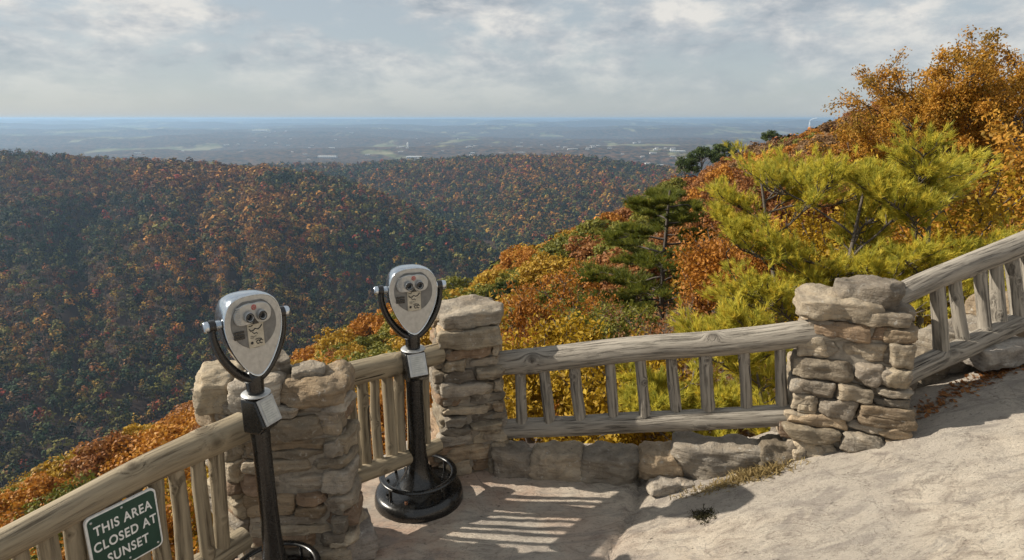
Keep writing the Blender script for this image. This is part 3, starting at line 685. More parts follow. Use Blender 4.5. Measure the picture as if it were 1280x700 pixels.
def u_of(px, a, b, h_off=0.25):
    best = 0; bd = 1e9
    for k in range(400):
        u = k / 400; P = a.lerp(b, u); y, d = P.y, EYE - (P.z - h_off); z = y * CP + d * SP; q = 640 + FPX * P.x / z
        if abs(q - px) < bd: bd = abs(q - px); best = u
    return best
us = [u_of(q, A_top, A_far) for q in (279, 256, 227, 203, 178, 150, 122, 98, 71, 40, 8, -25, -60)]
RA = railing('tan log railing at the lower left carrying the green sign', (A_top, A_far), (A_bt, A_bf), (0.078, 0.054), (0.06, 0.05), us, 0.034, M_wood_tan, 31)
B0 = at(405, 478, 3.66); B1 = at(548, 440, 4.22)
Bb0 = at(415, 606, 3.75); Bb1 = at(548, 556, 4.28)
us = [u_of(q, B0, B1) for q in (424, 440, 456, 471, 486, 501, 516, 532)]
railing('short log railing between the two pillars behind the farther viewer', (B0, B1), (Bb0, Bb1), (0.078, 0.072), (0.052, 0.050), us, 0.034, M_wood_tan, 37, sq=0.5)
C0 = at(600, 456, 4.47); C1 = at(1062, 414, 3.90); Cb0 = at(606, 540, 4.54); Cb1 = at(1062, 512, 4.02)
us = [u_of(q, C0, C1) for q in (649, 679, 719, 760, 798, 838, 880, 924, 969)]
railing('long grey log railing in the middle between the narrow pillar and the pale pillar', (C0, C1), (Cb0, Cb1), (0.084, 0.087), (0.070, 0.073), us, 0.040, M_wood_grey, 41)
D0 = at(1092, 385, 3.86); D1 = at(1335, 281, 4.42); Db0 = at(1104, 484, 3.94); Db1 = at(1344, 376, 4.50)
us = [u_of(q, D0, D1) for q in (1160, 1186, 1212, 1235, 1254, 1273, 1293, 1312)]
railing('grey log railing rising steeply at the right edge above the bare rock', (D0, D1), (Db0, Db1), (0.070, 0.078), (0.070, 0.07), us, 0.042, M_wood_grey, 43, sag=-0.02)

# ------------------------------------------------------------------ sign
def sign():
    d = (A_top - A_far); d.z = 0; d.normalize(); nrm = Vector((d.y, -d.x, 0))          # towards the camera side
    M_g = simple('green_sign_paint', (0.012, 0.050, 0.034), 0.45, 0, 0, 0.1, 0.12); M_w = simple('white_sign_paint', (0.72, 0.72, 0.70), 0.5)
    u = u_of(150, A_top, A_far, 0.25); c = A_top.lerp(A_far, u) + nrm * 0.062
    W, Hh = 0.285, 0.29
    ang = math.atan2(d.y, d.x)
    root = empty('warning_sign', (c.x, c.y, c.z - 0.035 - Hh / 2), ang, label='green sign with white words THIS AREA CLOSED AT SUNSET fixed to the left railing', cat='sign')
    def rr(w_, h_, r_): 
        P = []
        for (sx, sy, a0) in ((1, 1, 0), (-1, 1, PI / 2), (-1, -1, PI), (1, -1, 1.5 * PI)):
            for k in range(7):
                a = a0 + k / 6 * PI / 2; P.append((sx * (w_ / 2 - r_) + r_ * math.cos(a), sy * (h_ / 2 - r_) + r_ * math.sin(a)))
        return P
    g = Geo(); extrude_poly(g, rr(W, Hh, 0.025), -0.004, 0.008); g.build('border', M_w, root, smooth=False)
    g = Geo(); extrude_poly(g, rr(W - 0.016, Hh - 0.016, 0.02), -0.0065, -0.003); pn = g.build('panel', M_g, root, smooth=False)
    for ln, (t, zz_) in enumerate((('THIS AREA', 0.073), ('CLOSED AT', 0.0), ('SUNSET', -0.073))):
        cu = bpy.data.curves.new('lettering', 'FONT'); cu.body = t; cu.align_x = 'CENTER'; cu.align_y = 'CENTER'; cu.size = 0.060; cu.extrude = 0.0006; cu.offset = 0.0012; cu.space_character = 1.12
        tmp = bpy.data.objects.new('tmp', cu); me = bpy.data.meshes.new_from_object(tmp)
        bpy.data.objects.remove(tmp)
        o = bpy.data.objects.new('lettering', me); col.objects.link(o); o.parent = root; me.materials.append(M_w)
        o.rotation_euler = (PI / 2, 0, 0); o.location = (0, -0.0075, zz_); o.scale = (0.74, 1.0, 1)
    M_s = simple('screw_steel', (0.5, 0.5, 0.48), 0.4, 1.0)
    for sx, sz in ((0.0, 0.125), (0.12, -0.12), (-0.12, 0.12), (0.0, -0.120)):
        g = Geo(); lathe(g, [(0.0001, 0.004), (0.004, 0.003), (0.0055, 0.0)], 12); g.build('screw', M_s, root, loc=(sx, -0.0065, sz), rot=(PI / 2, 0, 0))
sign()

# ------------------------------------------------------------------ coin viewers
M_chrome = simple('polished_chrome', (0.55, 0.60, 0.65), 0.18, 1.0, 0, 0, 0.08)
M_alu = simple('cast_aluminium', (0.42, 0.425, 0.42), 0.46, 0.85, 260, 0.35, 0.14)
M_alu2 = simple('grey_painted_casting', (0.17, 0.165, 0.155), 0.6, 0.2, 300, 0.5, 0.2)
M_black = simple('black_enamel', (0.006, 0.006, 0.006), 0.28, 0.0, 14, 0.12, 0.5, 0.25)
M_cream = simple('cream_plate', (0.42, 0.385, 0.31), 0.5, 0.3, 120, 0.5, 0.2)
M_glass = simple('dark_lens', (0.01, 0.012, 0.016), 0.12, 0.0)
M_red = simple('red_enamel', (0.40, 0.09, 0.08), 0.45)
M_white = simple('white_card', (0.46, 0.46, 0.43), 0.6); M_rust = simple('rusty_iron', (0.16, 0.07, 0.035), 0.85, 0.2, 60, 0.8, 0.5)
OUT = [(0, 0.190), (0.075, 0.183), (0.128, 0.155), (0.158, 0.095), (0.163, 0.03), (0.148, -0.045), (0.112, -0.125), (0.060, -0.200), (0.0, -0.238),
       (-0.060, -0.200), (-0.112, -0.125), (-0.148, -0.045), (-0.163, 0.03), (-0.158, 0.095), (-0.128, 0.155), (-0.075, 0.183)]
def viewer():
    root = empty('coin_viewer')
    HZ = 1.40
    hd = empty('head', (0, 0, HZ)); hd.parent = root
    O = smooth_closed(OUT, 80)
    # shell lofted front (y<0) to back
    prof = [(-0.086, 0.965), (-0.092, 0.985), (-0.088, 1.0), (-0.05, 1.012), (0.0, 1.0), (0.06, 0.96), (0.10, 0.90), (0.125, 0.80), (0.135, 0.62), (0.138, 0.3)]
    g = Geo(); n = len(O); cen = np.array([0, 0.0]); V = np.concatenate([np.stack([O[:, 0] * s, np.full(n, y), O[:, 1] * s], 1) for y, s in prof])
    i = np.arange(len(prof) - 1)[:, None] * n; j = np.arange(n)[None]; k = (j + 1) % n
    F = np.stack([i + j, i + k, i + n + k, i + n + j], -1).reshape(-1, 4)[:, ::-1]; g.add(V, F)
    e = (len(prof) - 1) * n; g.Fc.append(np.array([[e + q for q in range(n)]]))
    g.build('housing', M_chrome, hd)
    g = Geo(); extrude_poly(g, O * 0.97, -0.086, -0.05); o = g.build('face_plate', M_alu, hd, smooth=False)
    # large round dial plate
    a = np.arange(60) / 60 * 2 * PI; cir = np.stack([0.128 * np.cos(a), 0.045 + 0.128 * np.sin(a)], 1)
    cir[:, 1] = np.minimum(cir[:, 1], 0.160)
    g = Geo(); extrude_poly(g, cir, -0.0915, -0.084, inset=0.002); g.build('dial_plate', M_alu2, hd, smooth=False)
    # double hump eyepiece plate
    hump = smooth_closed([(0, 0.150), (0.035, 0.152), (0.075, 0.140), (0.098, 0.105), (0.088, 0.062), (0.052, 0.046), (0, 0.052), (-0.052, 0.046), (-0.100, 0.054), (-0.112, 0.10), (-0.080, 0.140), (-0.035, 0.152)], 48)
    g = Geo(); extrude_poly(g, hump, -0.108, -0.090, inset=0.004); ep = g.build('eyepiece_plate', M_alu, hd, smooth=False)
    g = Geo()
    for q in range(9):
        z = 0.058 + q * 0.010; tube(g, [(-0.112 + 0.01 * abs(q - 4) / 4, -0.1085, z), (-0.078, -0.1095, z)], 0.0028, 6, caps=True)
    g.build('grip_rib', M_alu, ep)
    for sx in (-1, 1):
        g = Geo(); lathe(g, [(0.0145, 0.004), (0.0150, 0.024), (0.0175, 0.030), (0.0235, 0.029), (0.0265, 0.020), (0.028, 0.0)], 32)
        e_ = g.build('eyepiece', M_alu if sx < 9 else M_black, hd, loc=(sx * 0.036, -0.107, 0.088), rot=(PI / 2, 0, 0))
        g = Geo(); lathe(g, [(0.0001, 0.010), (0.015, 0.008)], 24); g.build('lens', M_glass, e_)
        g = Geo(); tube(g, [(0.021 * math.cos(t), 0.021 * math.sin(t), 0.0295) for t in np.linspace(0, 2 * PI, 33)], 0.0032, 8); g.build('eye_cup', M_black, e_)
    g = Geo(); extrude_poly(g, [(-0.016, 0.048), (0.016, 0.048), (0.0, 0.074)], -0.118, -0.106); g.build('nose_bridge', M_black, hd, smooth=False)
    g = Geo(); lathe(g, [(0.0001, 0.004), (0.012, 0.0035), (0.0145, 0.0)], 24); md = g.build('medallion', M_red, hd, loc=(0, -0.108, 0.130), rot=(PI / 2, 0, 0))
    g = Geo()
    for t in range(6): 
        a = t * PI / 3; tube(g, [(0.003 * math.cos(a), 0.003 * math.sin(a), 0.0045), (0.011 * math.cos(a), 0.011 * math.sin(a), 0.0042)], 0.0011, 5)
    g.build('star', M_cream, md)
    # instruction plate and coin slot marks
    g = Geo(); extrude_poly(g, [(-0.044, -0.078), (0.046, -0.078), (0.046, 0.030), (0.052, 0.050), (-0.046, 0.046)], -0.098, -0.090, inset=0.002); ip_ = g.build('instruction_plate', M_cream, hd, smooth=False)
    g = Geo()
    def sq(pts, r=0.0022): tube(g, [(x, -0.0995, z) for x, z in pts], r, 6)
    sq([(-0.036, 0.022), (-0.028, 0.010), (-0.012, 0.012), (-0.002, 0.020), (0.012, 0.014), (0.026, 0.020), (0.038, 0.034)], 0.003)
    sq([(-0.020, 0.004), (-0.010, -0.006), (0.004, -0.002), (0.010, -0.010)]); sq([(-0.036, 0.036), (-0.022, 0.034), (-0.014, 0.040)])
    for t0 in (0.0, 0.018): sq([(0.008 + t0 + 0.009 * math.cos(t), -0.052 + 0.009 * math.sin(t)) for t in np.linspace(0.4, 5.4, 12)], 0.0026)
    sq([(-0.006, -0.036), (0.010, -0.034), (0.030, -0.038)]); sq([(-0.034, -0.018), (-0.01, -0.02), (0.0, -0.018)], 0.0012); sq([(-0.034, -0.026), (-0.012, -0.027)], 0.0012)
    g.build('engraving', M_black, ip_)
    g = Geo(); lathe(g, [(0.0001, 0.003), (0.007, 0.003), (0.008, 0.0)], 16); g.build('coin_button', M_black, ip_, loc=(-0.026, -0.098, -0.052), rot=(PI / 2, 0, 0))
    g = Geo(); 
    for z in (0.012, -0.004, -0.018): box(g, (-0.120, -0.0965, z - 0.005), (-0.062, -0.0915, z + 0.0065))
    bevel(g.build('coin_label', M_black, hd, smooth=False), 0.001)
    # yoke: U arm under the head with two pivots
    yk = [(-0.186, 0.048), (-0.188, 0.0), (-0.176, -0.07), (-0.143, -0.150), (-0.092, -0.222), (-0.045, -0.262), (0.0, -0.276), (0.045, -0.262), (0.092, -0.222), (0.143, -0.150), (0.176, -0.07), (0.188, 0.0), (0.186, 0.048)]
    P = np.array([(x, 0.0, z) for x, z in yk]); t = np.linspace(0, len(P) - 1, 60); P = np.stack([np.interp(t, range(len(P)), P[:, q]) for q in range(3)], 1)
    for _ in range(6): P[1:-1] = (P[:-2] + 2 * P[1:-1] + P[2:]) / 4
    g = Geo(); tube(g, P, np.interp(np.abs(np.linspace(-1, 1, 60)), [0, 0.5, 1], [0.034, 0.026, 0.020]), 14, caps=True, squash=(1.15, 0.85)); g.build('yoke', M_black, root, loc=(0, 0, HZ))
    for sx in (-1, 1):
        g = Geo(); lathe(g, [(0.0001, 0.036), (0.020, 0.036), (0.026, 0.032), (0.028, 0.022), (0.028, 0.010), (0.023, 0.006), (0.023, -0.04)], 28)
        kb = g.build('pivot_knob', M_chrome, root, loc=(sx * 0.190, 0, HZ + 0.045), rot=(0, sx * PI / 2, 0))
        g = Geo(); lathe(g, [(0.029, -0.022), (0.030, -0.005), (0.029, 0.008)], 28); g.build('pivot_bushing', M_black, kb)
    g = Geo(); lathe(g, [(0.045, -0.02), (0.046, 0.05), (0.050, 0.10), (0.044, 0.12), (0.02, 0.13)], 32); g.build('neck', M_black, root, loc=(0, 0, 1.045))
    g = Geo(); lathe(g, [(0.03, -0.001), (0.074, -0.002), (0.078, 0.002), (0.074, 0.007), (0.03, 0.009)], 48); g.build('collar_disc', M_alu, root, loc=(0, 0, 1.045))
    # coin box and plaque
    cbx = empty('coin_box', (0, 0, 0.90)); cbx.parent = root
    g = Geo(); pr = [(-0.066, 0.135), (-0.066, -0.02), (-0.03, -0.075), (0.03, -0.075), (0.066, -0.02), (0.066, 0.135)]
    V = []; 
    for x, y0, y1 in ((-0.068, -0.02, 0.05), (0.068, -0.02, 0.05)): pass
    # side profile (y,z): sloped front
    sp_ = [(0.055, 0.135), (-0.045, 0.135), (-0.105, -0.005), (-0.06, -0.05), (0.055, -0.06)]
    n = len(sp_); V = [(-0.066, y, z) for y, z in sp_] + [(0.066, y, z) for y, z in sp_]
    for k in range(n): g.add([V[k], V[(k + 1) % n], V[n + (k + 1) % n], V[n + k]], [[0, 1, 2, 3]])
    g = Geo(); g.add(V, [[k, n + k, n + (k + 1) % n, (k + 1) % n] for k in range(n)]); g.Fc.append(np.array([[0, 1, 2, 3, 4]])); g.Fc.append(np.array([[9, 8, 7, 6, 5]]))
    bevel(g.build('box_body', M_black, cbx, smooth=False), 0.014, 4)
    th = math.atan2(0.14, 0.06)  # slope of the front
    g = Geo(); box(g, (-0.056, -0.006, -0.070), (0.056, 0.004, 0.070)); fr = bevel(g.build('plaque_frame', M_alu, cbx, smooth=False, loc=(0, -0.081, 0.068), rot=(-(PI / 2 - th), 0, 0)), 0.002)
    g = Geo(); box(g, (-0.042, -0.0085, -0.055), (0.042, -0.004, 0.055)); cd = g.build('plaque_card', M_white, fr, smooth=False)
    g = Geo()
    for q in range(8): box(g, (-0.034, -0.0094, 0.043 - q * 0.012), (0.034 - 0.012 * (q % 3), -0.0090, 0.0455 - q * 0.012))
    g.build('print_lines', simple('print_grey', (0.30, 0.32, 0.30), 0.6), fr, smooth=False)
    # post and foot
    g = Geo(); lathe(g, [(0.056, 1.045), (0.056, 0.84), (0.053, 0.80), (0.055, 0.45), (0.060, 0.32), (0.070, 0.24), (0.088, 0.18), (0.115, 0.13), (0.140, 0.10), (0.150, 0.085)], 40)
    g.build('post', M_black, root)
    g = Geo(); lathe(g, [(0.0001, 0.092), (0.160, 0.090), (0.235, 0.078), (0.268, 0.068), (0.286, 0.052), (0.292, 0.02), (0.296, -0.05), (0.10, -0.06)], 56); bs = g.build('base', M_black, root)
    for q in range(8):
        a = q * PI / 4 + 0.2; g = Geo(); tube(g, [(0, 0, 0), (0, 0, 0.023)], 0.011, 6, caps=True)
        g.build('bolt', M_rust if q == 5 else M_black, bs, loc=(math.cos(a) * 0.22, math.sin(a) * 0.22, 0.074))
    g = Geo(); tube(g, [(0.236 * math.cos(t), 0.236 * math.sin(t), 0.172) for t in np.linspace(0, 2 * PI, 65)], 0.017, 10, squash=(1.2, 0.6)); rg = g.build('foot_ring', M_black, root)
    for q in range(4):
        a = q * PI / 2 + 0.5; g = Geo(); tube(g, [(0, 0, 0), (0, 0, 0.10)], 0.010, 8); g.build('ring_support', M_black, rg, loc=(0.236 * math.cos(a), 0.236 * math.sin(a), 0.07))
    return root
def children(o): return [c for c in bpy.data.objects if c.parent == o]
def copy_tree(o, parent=None):
    c = o.copy(); col.objects.link(c); c.parent = parent
    if parent: c.matrix_parent_inverse = o.matrix_parent_inverse.copy()
    for ch in children(o): copy_tree(ch, c)
    return c
v1 = viewer()
v2 = copy_tree(v1)
tag(v1, 'nearer coin binocular viewer on a black post in front of the broad stone pillar', 'viewer', 'coin viewers on the overlook')
tag(v2, 'farther coin binocular viewer standing on its round black foot left of the narrow pillar', 'viewer', 'coin viewers on the overlook')
v1.location = (-1.222, 2.755, 0.20); v1.scale = (0.88, 0.90, 0.935); v1.rotation_euler = (0, 0, math.radians(43))
v2.location = (-0.622, 3.70, 0.0); v2.rotation_euler = (0, 0, math.radians(21))
for v, a in ((v1, 24), (v2, 6)):
    for ch in children(v):
        if ch.name.startswith('head'): ch.scale = (0.90, 0.95, 0.985)
        if ch.name.startswith('yoke'): ch.scale = (0.98, 1.1, 0.985)
        if ch.name.startswith('pivot_knob'): ch.location.x *= 0.985
        if v is v1 and ch.name.startswith('post'): ch.scale = (0.92, 0.92, 1.19); ch.location = (0, 0, 1.045 * (1 - 1.19))
        if v is v1 and ch.name.startswith(('base', 'foot_ring')): ch.location = (0, 0, -0.18)
        if ch.name.startswith('coin_box'): ch.rotation_euler = (0, 0, math.radians(a))
g = Geo(); V = [(-0.28, -0.3, 0)]
lathe(g, [(0.0001, 0.012), (0.24, 0.010), (0.30, -0.005), (0.32, -0.06)], 30); 
# raised rock under the nearer viewer
rock_obj('round rock plinth under the nearer coin viewer', (-1.178, 2.74, -0.12), (0.64, 0.60, 0.16), 79, 0.2)

# ------------------------------------------------------------------ vegetation builders
def nz_unit(rng, n): d = rng.normal(size=(n, 3)); return d / np.linalg.norm(d, axis=1)[:, None]
def branch(rnd, a, b, n=7, wob=0.12):
    a, b = Vector(a), Vector(b); L = (b - a).length; s = Vector((rnd.uniform(0, 99), rnd.uniform(0, 99), 0)); P = []
    for i in range(n):
        u = i / (n - 1); P.append(a.lerp(b, u) + mnoise.noise_vector(s + Vector((u * 2.2, 0, 0))) * L * wob * math.sin(u * PI * 0.9))
    return P
def mesh_only(g, name, mat): return g.build(name, mat, link=False)
def crown_mesh(seed, name='crown', R=3.6, Hc=3.2, base=2.6, nc=64, per=62, leaf=0.34, mat=None, clump=0.85, holes=0.0):
    """deciduous crown: leaves in clumps over an uneven dome; returns crown and trunk objects (unlinked)"""
    rng = np.random.default_rng(seed); rnd = random.Random(seed)
    d = nz_unit(rng, nc); d[:, 2] = np.abs(d[:, 2]) * 1.1 - 0.25; rad = rng.uniform(0.55, 1.0, nc) ** 0.7
    lob = 1 + 0.22 * np.sin(3 * np.arctan2(d[:, 1], d[:, 0]) + seed)
    C = np.stack([d[:, 0] * R * rad * lob, d[:, 1] * R * rad * lob, base + Hc * 0.45 + d[:, 2] * Hc * rad], 1)
    cr = rng.uniform(0.7, 1.3, nc) * clump
    o = nz_unit(rng, nc * per) * (rng.uniform(0.3, 1, (nc * per, 1)) ** 0.6) * np.repeat(cr, per)[:, None]; o[:, 2] *= 0.62
    P = np.repeat(C, per, 0) + o
    N = o * 0.8 + rng.normal(scale=0.5, size=o.shape) * clump + np.array([0, 0, 0.35]); N /= np.linalg.norm(N, axis=1)[:, None]
    V, F = quads(rng, P, N, leaf)
    t = np.clip(np.repeat(rng.uniform(0.1, 0.9, nc), per) * 0.55 + rng.uniform(0, 0.6, nc * per), 0, 1)
    g = Geo(); g.add(V, F, np.repeat(np.stack([t, t, t], 1), 4, 0)); cro = mesh_only(g, name, mat)
    g = Geo(); tr = branch(rnd, (0, 0, -1.5), (rnd.uniform(-.3, .3), rnd.uniform(-.3, .3), base + Hc * 0.7), 8, 0.06); tube(g, tr, np.linspace(R * 0.055, R * 0.018, 8), 8)
    for i in range(0, nc, 3):
        s = tr[rnd.randint(3, 6)]; tube(g, branch(rnd, s, C[i], 5, 0.1), np.linspace(R * 0.018, R * 0.005, 5), 5)
    return cro, mesh_only(g, 'trunk', M_bark)
def tufts(g, rng, P, D, L, nd, w_=0.0045, spread=0.75):
    """needle tufts at points P along directions D"""
    n = len(P); Dn = D / (np.linalg.norm(D, axis=1)[:, None] + 1e-9)
    d = np.repeat(Dn, nd, 0) + rng.normal(scale=spread * 0.5, size=(n * nd, 3)); d /= np.linalg.norm(d, axis=1)[:, None]
    back = rng.uniform(0, 0.9, (n * nd, 1)); p0 = np.repeat(P, nd, 0) - np.repeat(Dn, nd, 0) * L * back
    ln = L * rng.uniform(0.7, 1.15, (n * nd, 1)); s = nz_unit(rng, n * nd); s = np.cross(d, s); s /= np.linalg.norm(s, axis=1)[:, None] + 1e-9
    V = np.stack([p0 - s * w_, p0 + s * w_, p0 + d * ln], 1).reshape(-1, 3)
    t = np.clip(np.repeat(rng.uniform(0, 1, n), nd) * 0.85 + rng.uniform(0, 0.2, n * nd), 0, 1)
    g.add(V, np.arange(len(V)).reshape(-1, 3), np.repeat(np.stack([t, t, t], 1), 3, 0))
def pine(seed, trunk_pts, r0, limbs, tuftL, nd, w_, mat, sub=7, tpb=9, rise=0.2, bark=None, flat=0.25):
    rng = np.random.default_rng(seed); rnd = random.Random(seed); gt = Geo(); TP = [Vector(p_) for p_ in trunk_pts]
    n = len(TP); tube(gt, TP, np.linspace(r0, r0 * 0.25, n), 10); P = []; D = []
    def tp(u): f = u * (n - 1); i = min(int(f), n - 2); return TP[i].lerp(TP[i + 1], f - i)
    for (u, az, L, el) in limbs:
        a = tp(u); dv = Vector((math.cos(az) * math.cos(el), math.sin(az) * math.cos(el), math.sin(el)))
        B = branch(rnd, a, a + dv * L, 8, 0.16); tube(gt, B, np.linspace(r0 * 0.34 * (0.5 + 0.5 * min(1, L / 2.5)), 0.008, 8), 6)
        for s in range(sub):
            uu = rnd.uniform(0.25, 1.0); f = uu * 7; i = min(int(f), 6); b0 = B[i].lerp(B[i + 1], f - i)
            side = rnd.choice((-1, 1)); ang = side * rnd.uniform(0.3, 1.3); v = Matrix.Rotation(ang, 3, 'Z') @ dv
            v.z = v.z * 0.4 + rise * rnd.uniform(0.2, 1.4); SL = L * rnd.uniform(0.18, 0.42); b1 = b0 + v.normalized() * SL
            Q = branch(rnd, b0, b1, 5, 0.12); tube(gt, Q, np.linspace(0.012, 0.004, 5), 4)
            for k in range(tpb):
                w = rnd.uniform(0.2, 1.0) * 4; q = min(int(w), 3); c = Q[q].lerp(Q[q + 1], w - q)
                dd = (v.normalized() + Vector((rnd.uniform(-1, 1), rnd.uniform(-1, 1), rnd.uniform(0.0, 1.3))) * 0.8).normalized()
                e = c + Vector((dd.x, dd.y, dd.z * (1 - flat))) * rnd.uniform(0.06, 0.38) * (0.5 + L * 0.22)
                P.append(e); D.append(dd)
    g = Geo(); tufts(g, rng, np.array(P), np.array(D), tuftL, nd, w_)
    return mesh_only(g, 'foliage', mat), mesh_only(gt, 'trunk', bark or M_bark)
def place(name, parts, loc, rz, sc, label, cat, group=None, mat=None, names=None):
    root = empty(name, loc, rz, label=label, cat=cat, group=group); root.scale = sc if isinstance(sc, tuple) else (sc, sc, sc)
    for i, p_ in enumerate(parts):
        c = p_.copy(); c.name = p_.name.split('.')[0]; col.objects.link(c); c.parent = root
        if mat and i == 0: c.material_slots[0].link = 'OBJECT'; c.material_slots[0].material = mat
    return root

# ------------------------------------------------------------------ wood on the near slope
SHAPES = [crown_mesh(100 + k, mat=LEAF['orange'], R=3.4 + 0.3 * (k % 2), Hc=2.9 + 0.5 * (k % 3), nc=56 + 6 * k, per=58, leaf=0.36) for k in range(4)]
limbs = []
rl = random.Random(8)
for k in range(26): 
    u = 0.35 + 0.63 * k / 26; limbs.append((u, k * 2.4 + rl.uniform(-.4, .4), (2.9 - 2.3 * ((u - 0.35) / 0.65) ** 1.4) * rl.uniform(0.75, 1.1), rl.uniform(-0.02, 0.25)))
PINE_MID = pine(61, [(0, 0, -1.5), (0.1, 0, 1.5), (0.0, 0.1, 4), (0.15, 0, 6.3)], 0.16, limbs, 0.34, 8, 0.02, LEAF['green'], sub=8, tpb=8)
NAMES = {'orange': ('oak_tree', 'orange oak', 'oak tree'), 'rust': ('oak_tree', 'russet oak', 'oak tree'), 'gold': ('maple_tree', 'golden yellow maple', 'maple tree'),
         'olive': ('oak_tree', 'olive green oak', 'oak tree'), 'green': ('pine_tree', 'dark green pine', 'pine tree'), 'brown': ('oak_tree', 'dull brown thin oak', 'oak tree')}
def kind_at(px, py, rnd):
    q = rnd.random()
    if px > 870 and py < 260: return 'rust' if q < .45 else 'orange' if q < .68 else 'brown' if q < .9 else 'olive'
    if 770 < px < 900 and py < 270: return 'olive' if q < .35 else 'rust' if q < .65 else 'green' if q < .8 else 'orange'
    if 545 < px < 715 and 290 < py < 392: return 'olive' if q < .58 else 'green' if q < .74 else 'gold' if q < .90 else 'orange'
    if 700 <= px < 800 and py < 330: return 'orange' if q < .42 else 'rust' if q < .68 else 'gold' if q < .8 else 'olive'
    if 620 < px < 780: return 'orange' if q < .38 else 'rust' if q < .56 else 'gold' if q < .82 else 'brown'
    if px >= 800: return 'rust' if q < .40 else 'brown' if q < .62 else 'orange' if q < .85 else 'gold'
    if 380 < px < 560 and py < 440: return 'olive' if q < .5 else 'gold' if q < .7 else 'orange'
    if px < 120 and py > 590: return 'olive' if q < .38 else 'gold' if q < .62 else 'orange' if q < .9 else 'green'
    return 'orange' if q < .55 else 'gold' if q < .76 else 'rust' if q < .86 else 'olive'
def proj(x, y, z):
    d = EYE - z; zc = y * CP + d * SP; return 640 + FPX * x / zc, 350 + FPX * (d * CP - y * SP) / zc, zc
def slope_wood():
    rng = np.random.default_rng(17); rnd = random.Random(17); pts = []; cells = {}
    p0, p1 = ray(-110, 500)[0], ray(1400, 300)[0]
    for _ in range(60000):
        ph = rng.uniform(p0, p1); D = float(ip(ph, NEAR, 2)); r = math.sqrt(rng.uniform(24 ** 2, (D * 1.06) ** 2)); x, y = r * math.sin(ph), r * math.cos(ph)
        sp = 3.3 + 3.0 * min(1, r / 130); k = (int(x // 7), int(y // 7)); ok = True
        for i in (-1, 0, 1):
            for j in (-1, 0, 1):
                for (a, b) in cells.get((k[0] + i, k[1] + j), ()):
                    if (a - x) ** 2 + (b - y) ** 2 < sp * sp: ok = False; break
        if not ok: continue
        cells.setdefault(k, []).append((x, y)); pts.append((x, y, r, ph, D))
    X = np.array([p_[0] for p_ in pts]); Y = np.array([p_[1] for p_ in pts]); Z = H(X, Y)
    rows = []
    for (x, y, r, ph, D), z in zip(pts, Z):
        hgt = 4.2 + 3.2 * min(1, r / 110); hgt *= rnd.uniform(0.8, 1.15)
        px, py, zc = proj(x, y, z + hgt)
        if px < -90 or px > 1370 or py > 760: continue
        lim_ = float(np.interp(px, [700, 800, 860, 960, 1010, 1060, 1115, 1280], [292, 250, 214, 176, 163, 145, 112, 62])); h0_ = hgt
        while py < lim_ and hgt > h0_ * 0.5: hgt *= 0.9; px, py, zc = proj(x, y, z + hgt)
        if py < lim_ - 4: continue
        if r > D * 0.9: hgt *= 0.92
        if not bool(visible(np.array([x]), np.array([y]), np.array([z + hgt + 1]), 0.0)[0]): continue
        # keep the view of the lone pine free
        if 735 < px < 905 and r < 48: continue
        rows.append((r, x, y, z, hgt, px, py))
    rows.sort(); print('slope trees', len(rows)); keep, rest = rows[:285], rows[285:]
    for (r, x, y, z, h, px, py) in keep:
        k = kind_at(px, py, rnd); nm, desc, cat = NAMES[k]
        where = next(t_ for lim, t_ in ((40, 'at the far left edge'), (130, 'beyond the green sign'), (240, 'beyond the lower left railing'), (330, 'beyond the nearer viewer'), (440, 'beyond the broad left pillar'), (510, 'beyond the farther viewer'),
                (600, 'beyond the narrow pillar'), (660, 'right of the narrow pillar'), (720, 'above the middle railing'), (780, 'left of the lone dark pine'), (860, 'behind the lone dark pine'), (930, 'right of the lone dark pine'), (1010, 'left of the pale pillar'), (1100, 'behind the pale pillar'), (9999, 'behind the rising right railing')) if px < lim)
        far = next(t_ for lim, t_ in ((40, 'just below the cliff'), (55, 'a short way down the slope'), (75, 'partway out'), (100, 'halfway out'), (140, 'far out on the slope'), (9999, 'on the receding crest')) if r < lim)
        desc = ('small ' if h < 5.6 else 'tall ' if h > 7.4 else '') + desc
        sc = h / 6.6
        if k == 'green': parts, m_ = PINE_MID, LEAF['green']; sc *= 0.95; s3 = (sc * 1.15, sc * 1.15, sc)
        else: parts, m_ = SHAPES[rnd.randrange(4)], LEAF[k]; q = rnd.uniform(0.9, 1.15); s3 = (sc * q, sc * q, sc)
        place(nm, parts, (x, y, z - 0.5), rnd.uniform(0, 6.28), s3, f'{desc} {far}, {where}', cat, f'{NAMES[k][1]} trees on the near slope', m_)
    # the rest of the wood, too many to count
    if rest:
        rng = np.random.default_rng(5); A = np.array([(x, y, z, h, px, py) for (r, x, y, z, h, px, py) in rest]); n = len(A); nl = 420
        ks = [kind_at(a[4], a[5], rnd) for a in A]
        base = {'orange': (0.34, 0.13, 0.025), 'rust': (0.22, 0.085, 0.03), 'gold': (0.33, 0.20, 0.025), 'olive': (0.12, 0.115, 0.022), 'green': (0.04, 0.065, 0.016), 'brown': (0.17, 0.095, 0.042)}
        c = np.array([base[k] for k in ks]); R = A[:, 3] * rng.uniform(0.42, 0.58, n)
        cen = np.stack([A[:, 0], A[:, 1], A[:, 2] + A[:, 3] * 0.58], 1)
        V, F = leaf_cloud(rng, cen, np.stack([R, R, R * 0.75], 1), nl, 0.85)
        cc = np.repeat(c * rng.uniform(0.8, 1.2, (n, 1)), nl, 0) * rng.uniform(0.6, 1.4, (n * nl, 1))
        g = Geo(); g.add(V, F, np.repeat(cc, 4, 0)); tag(g.build('forest', M_far, smooth=False), 'orange and green treetops along the crest of the near slope', 'forest', kind='stuff')
slope_wood()

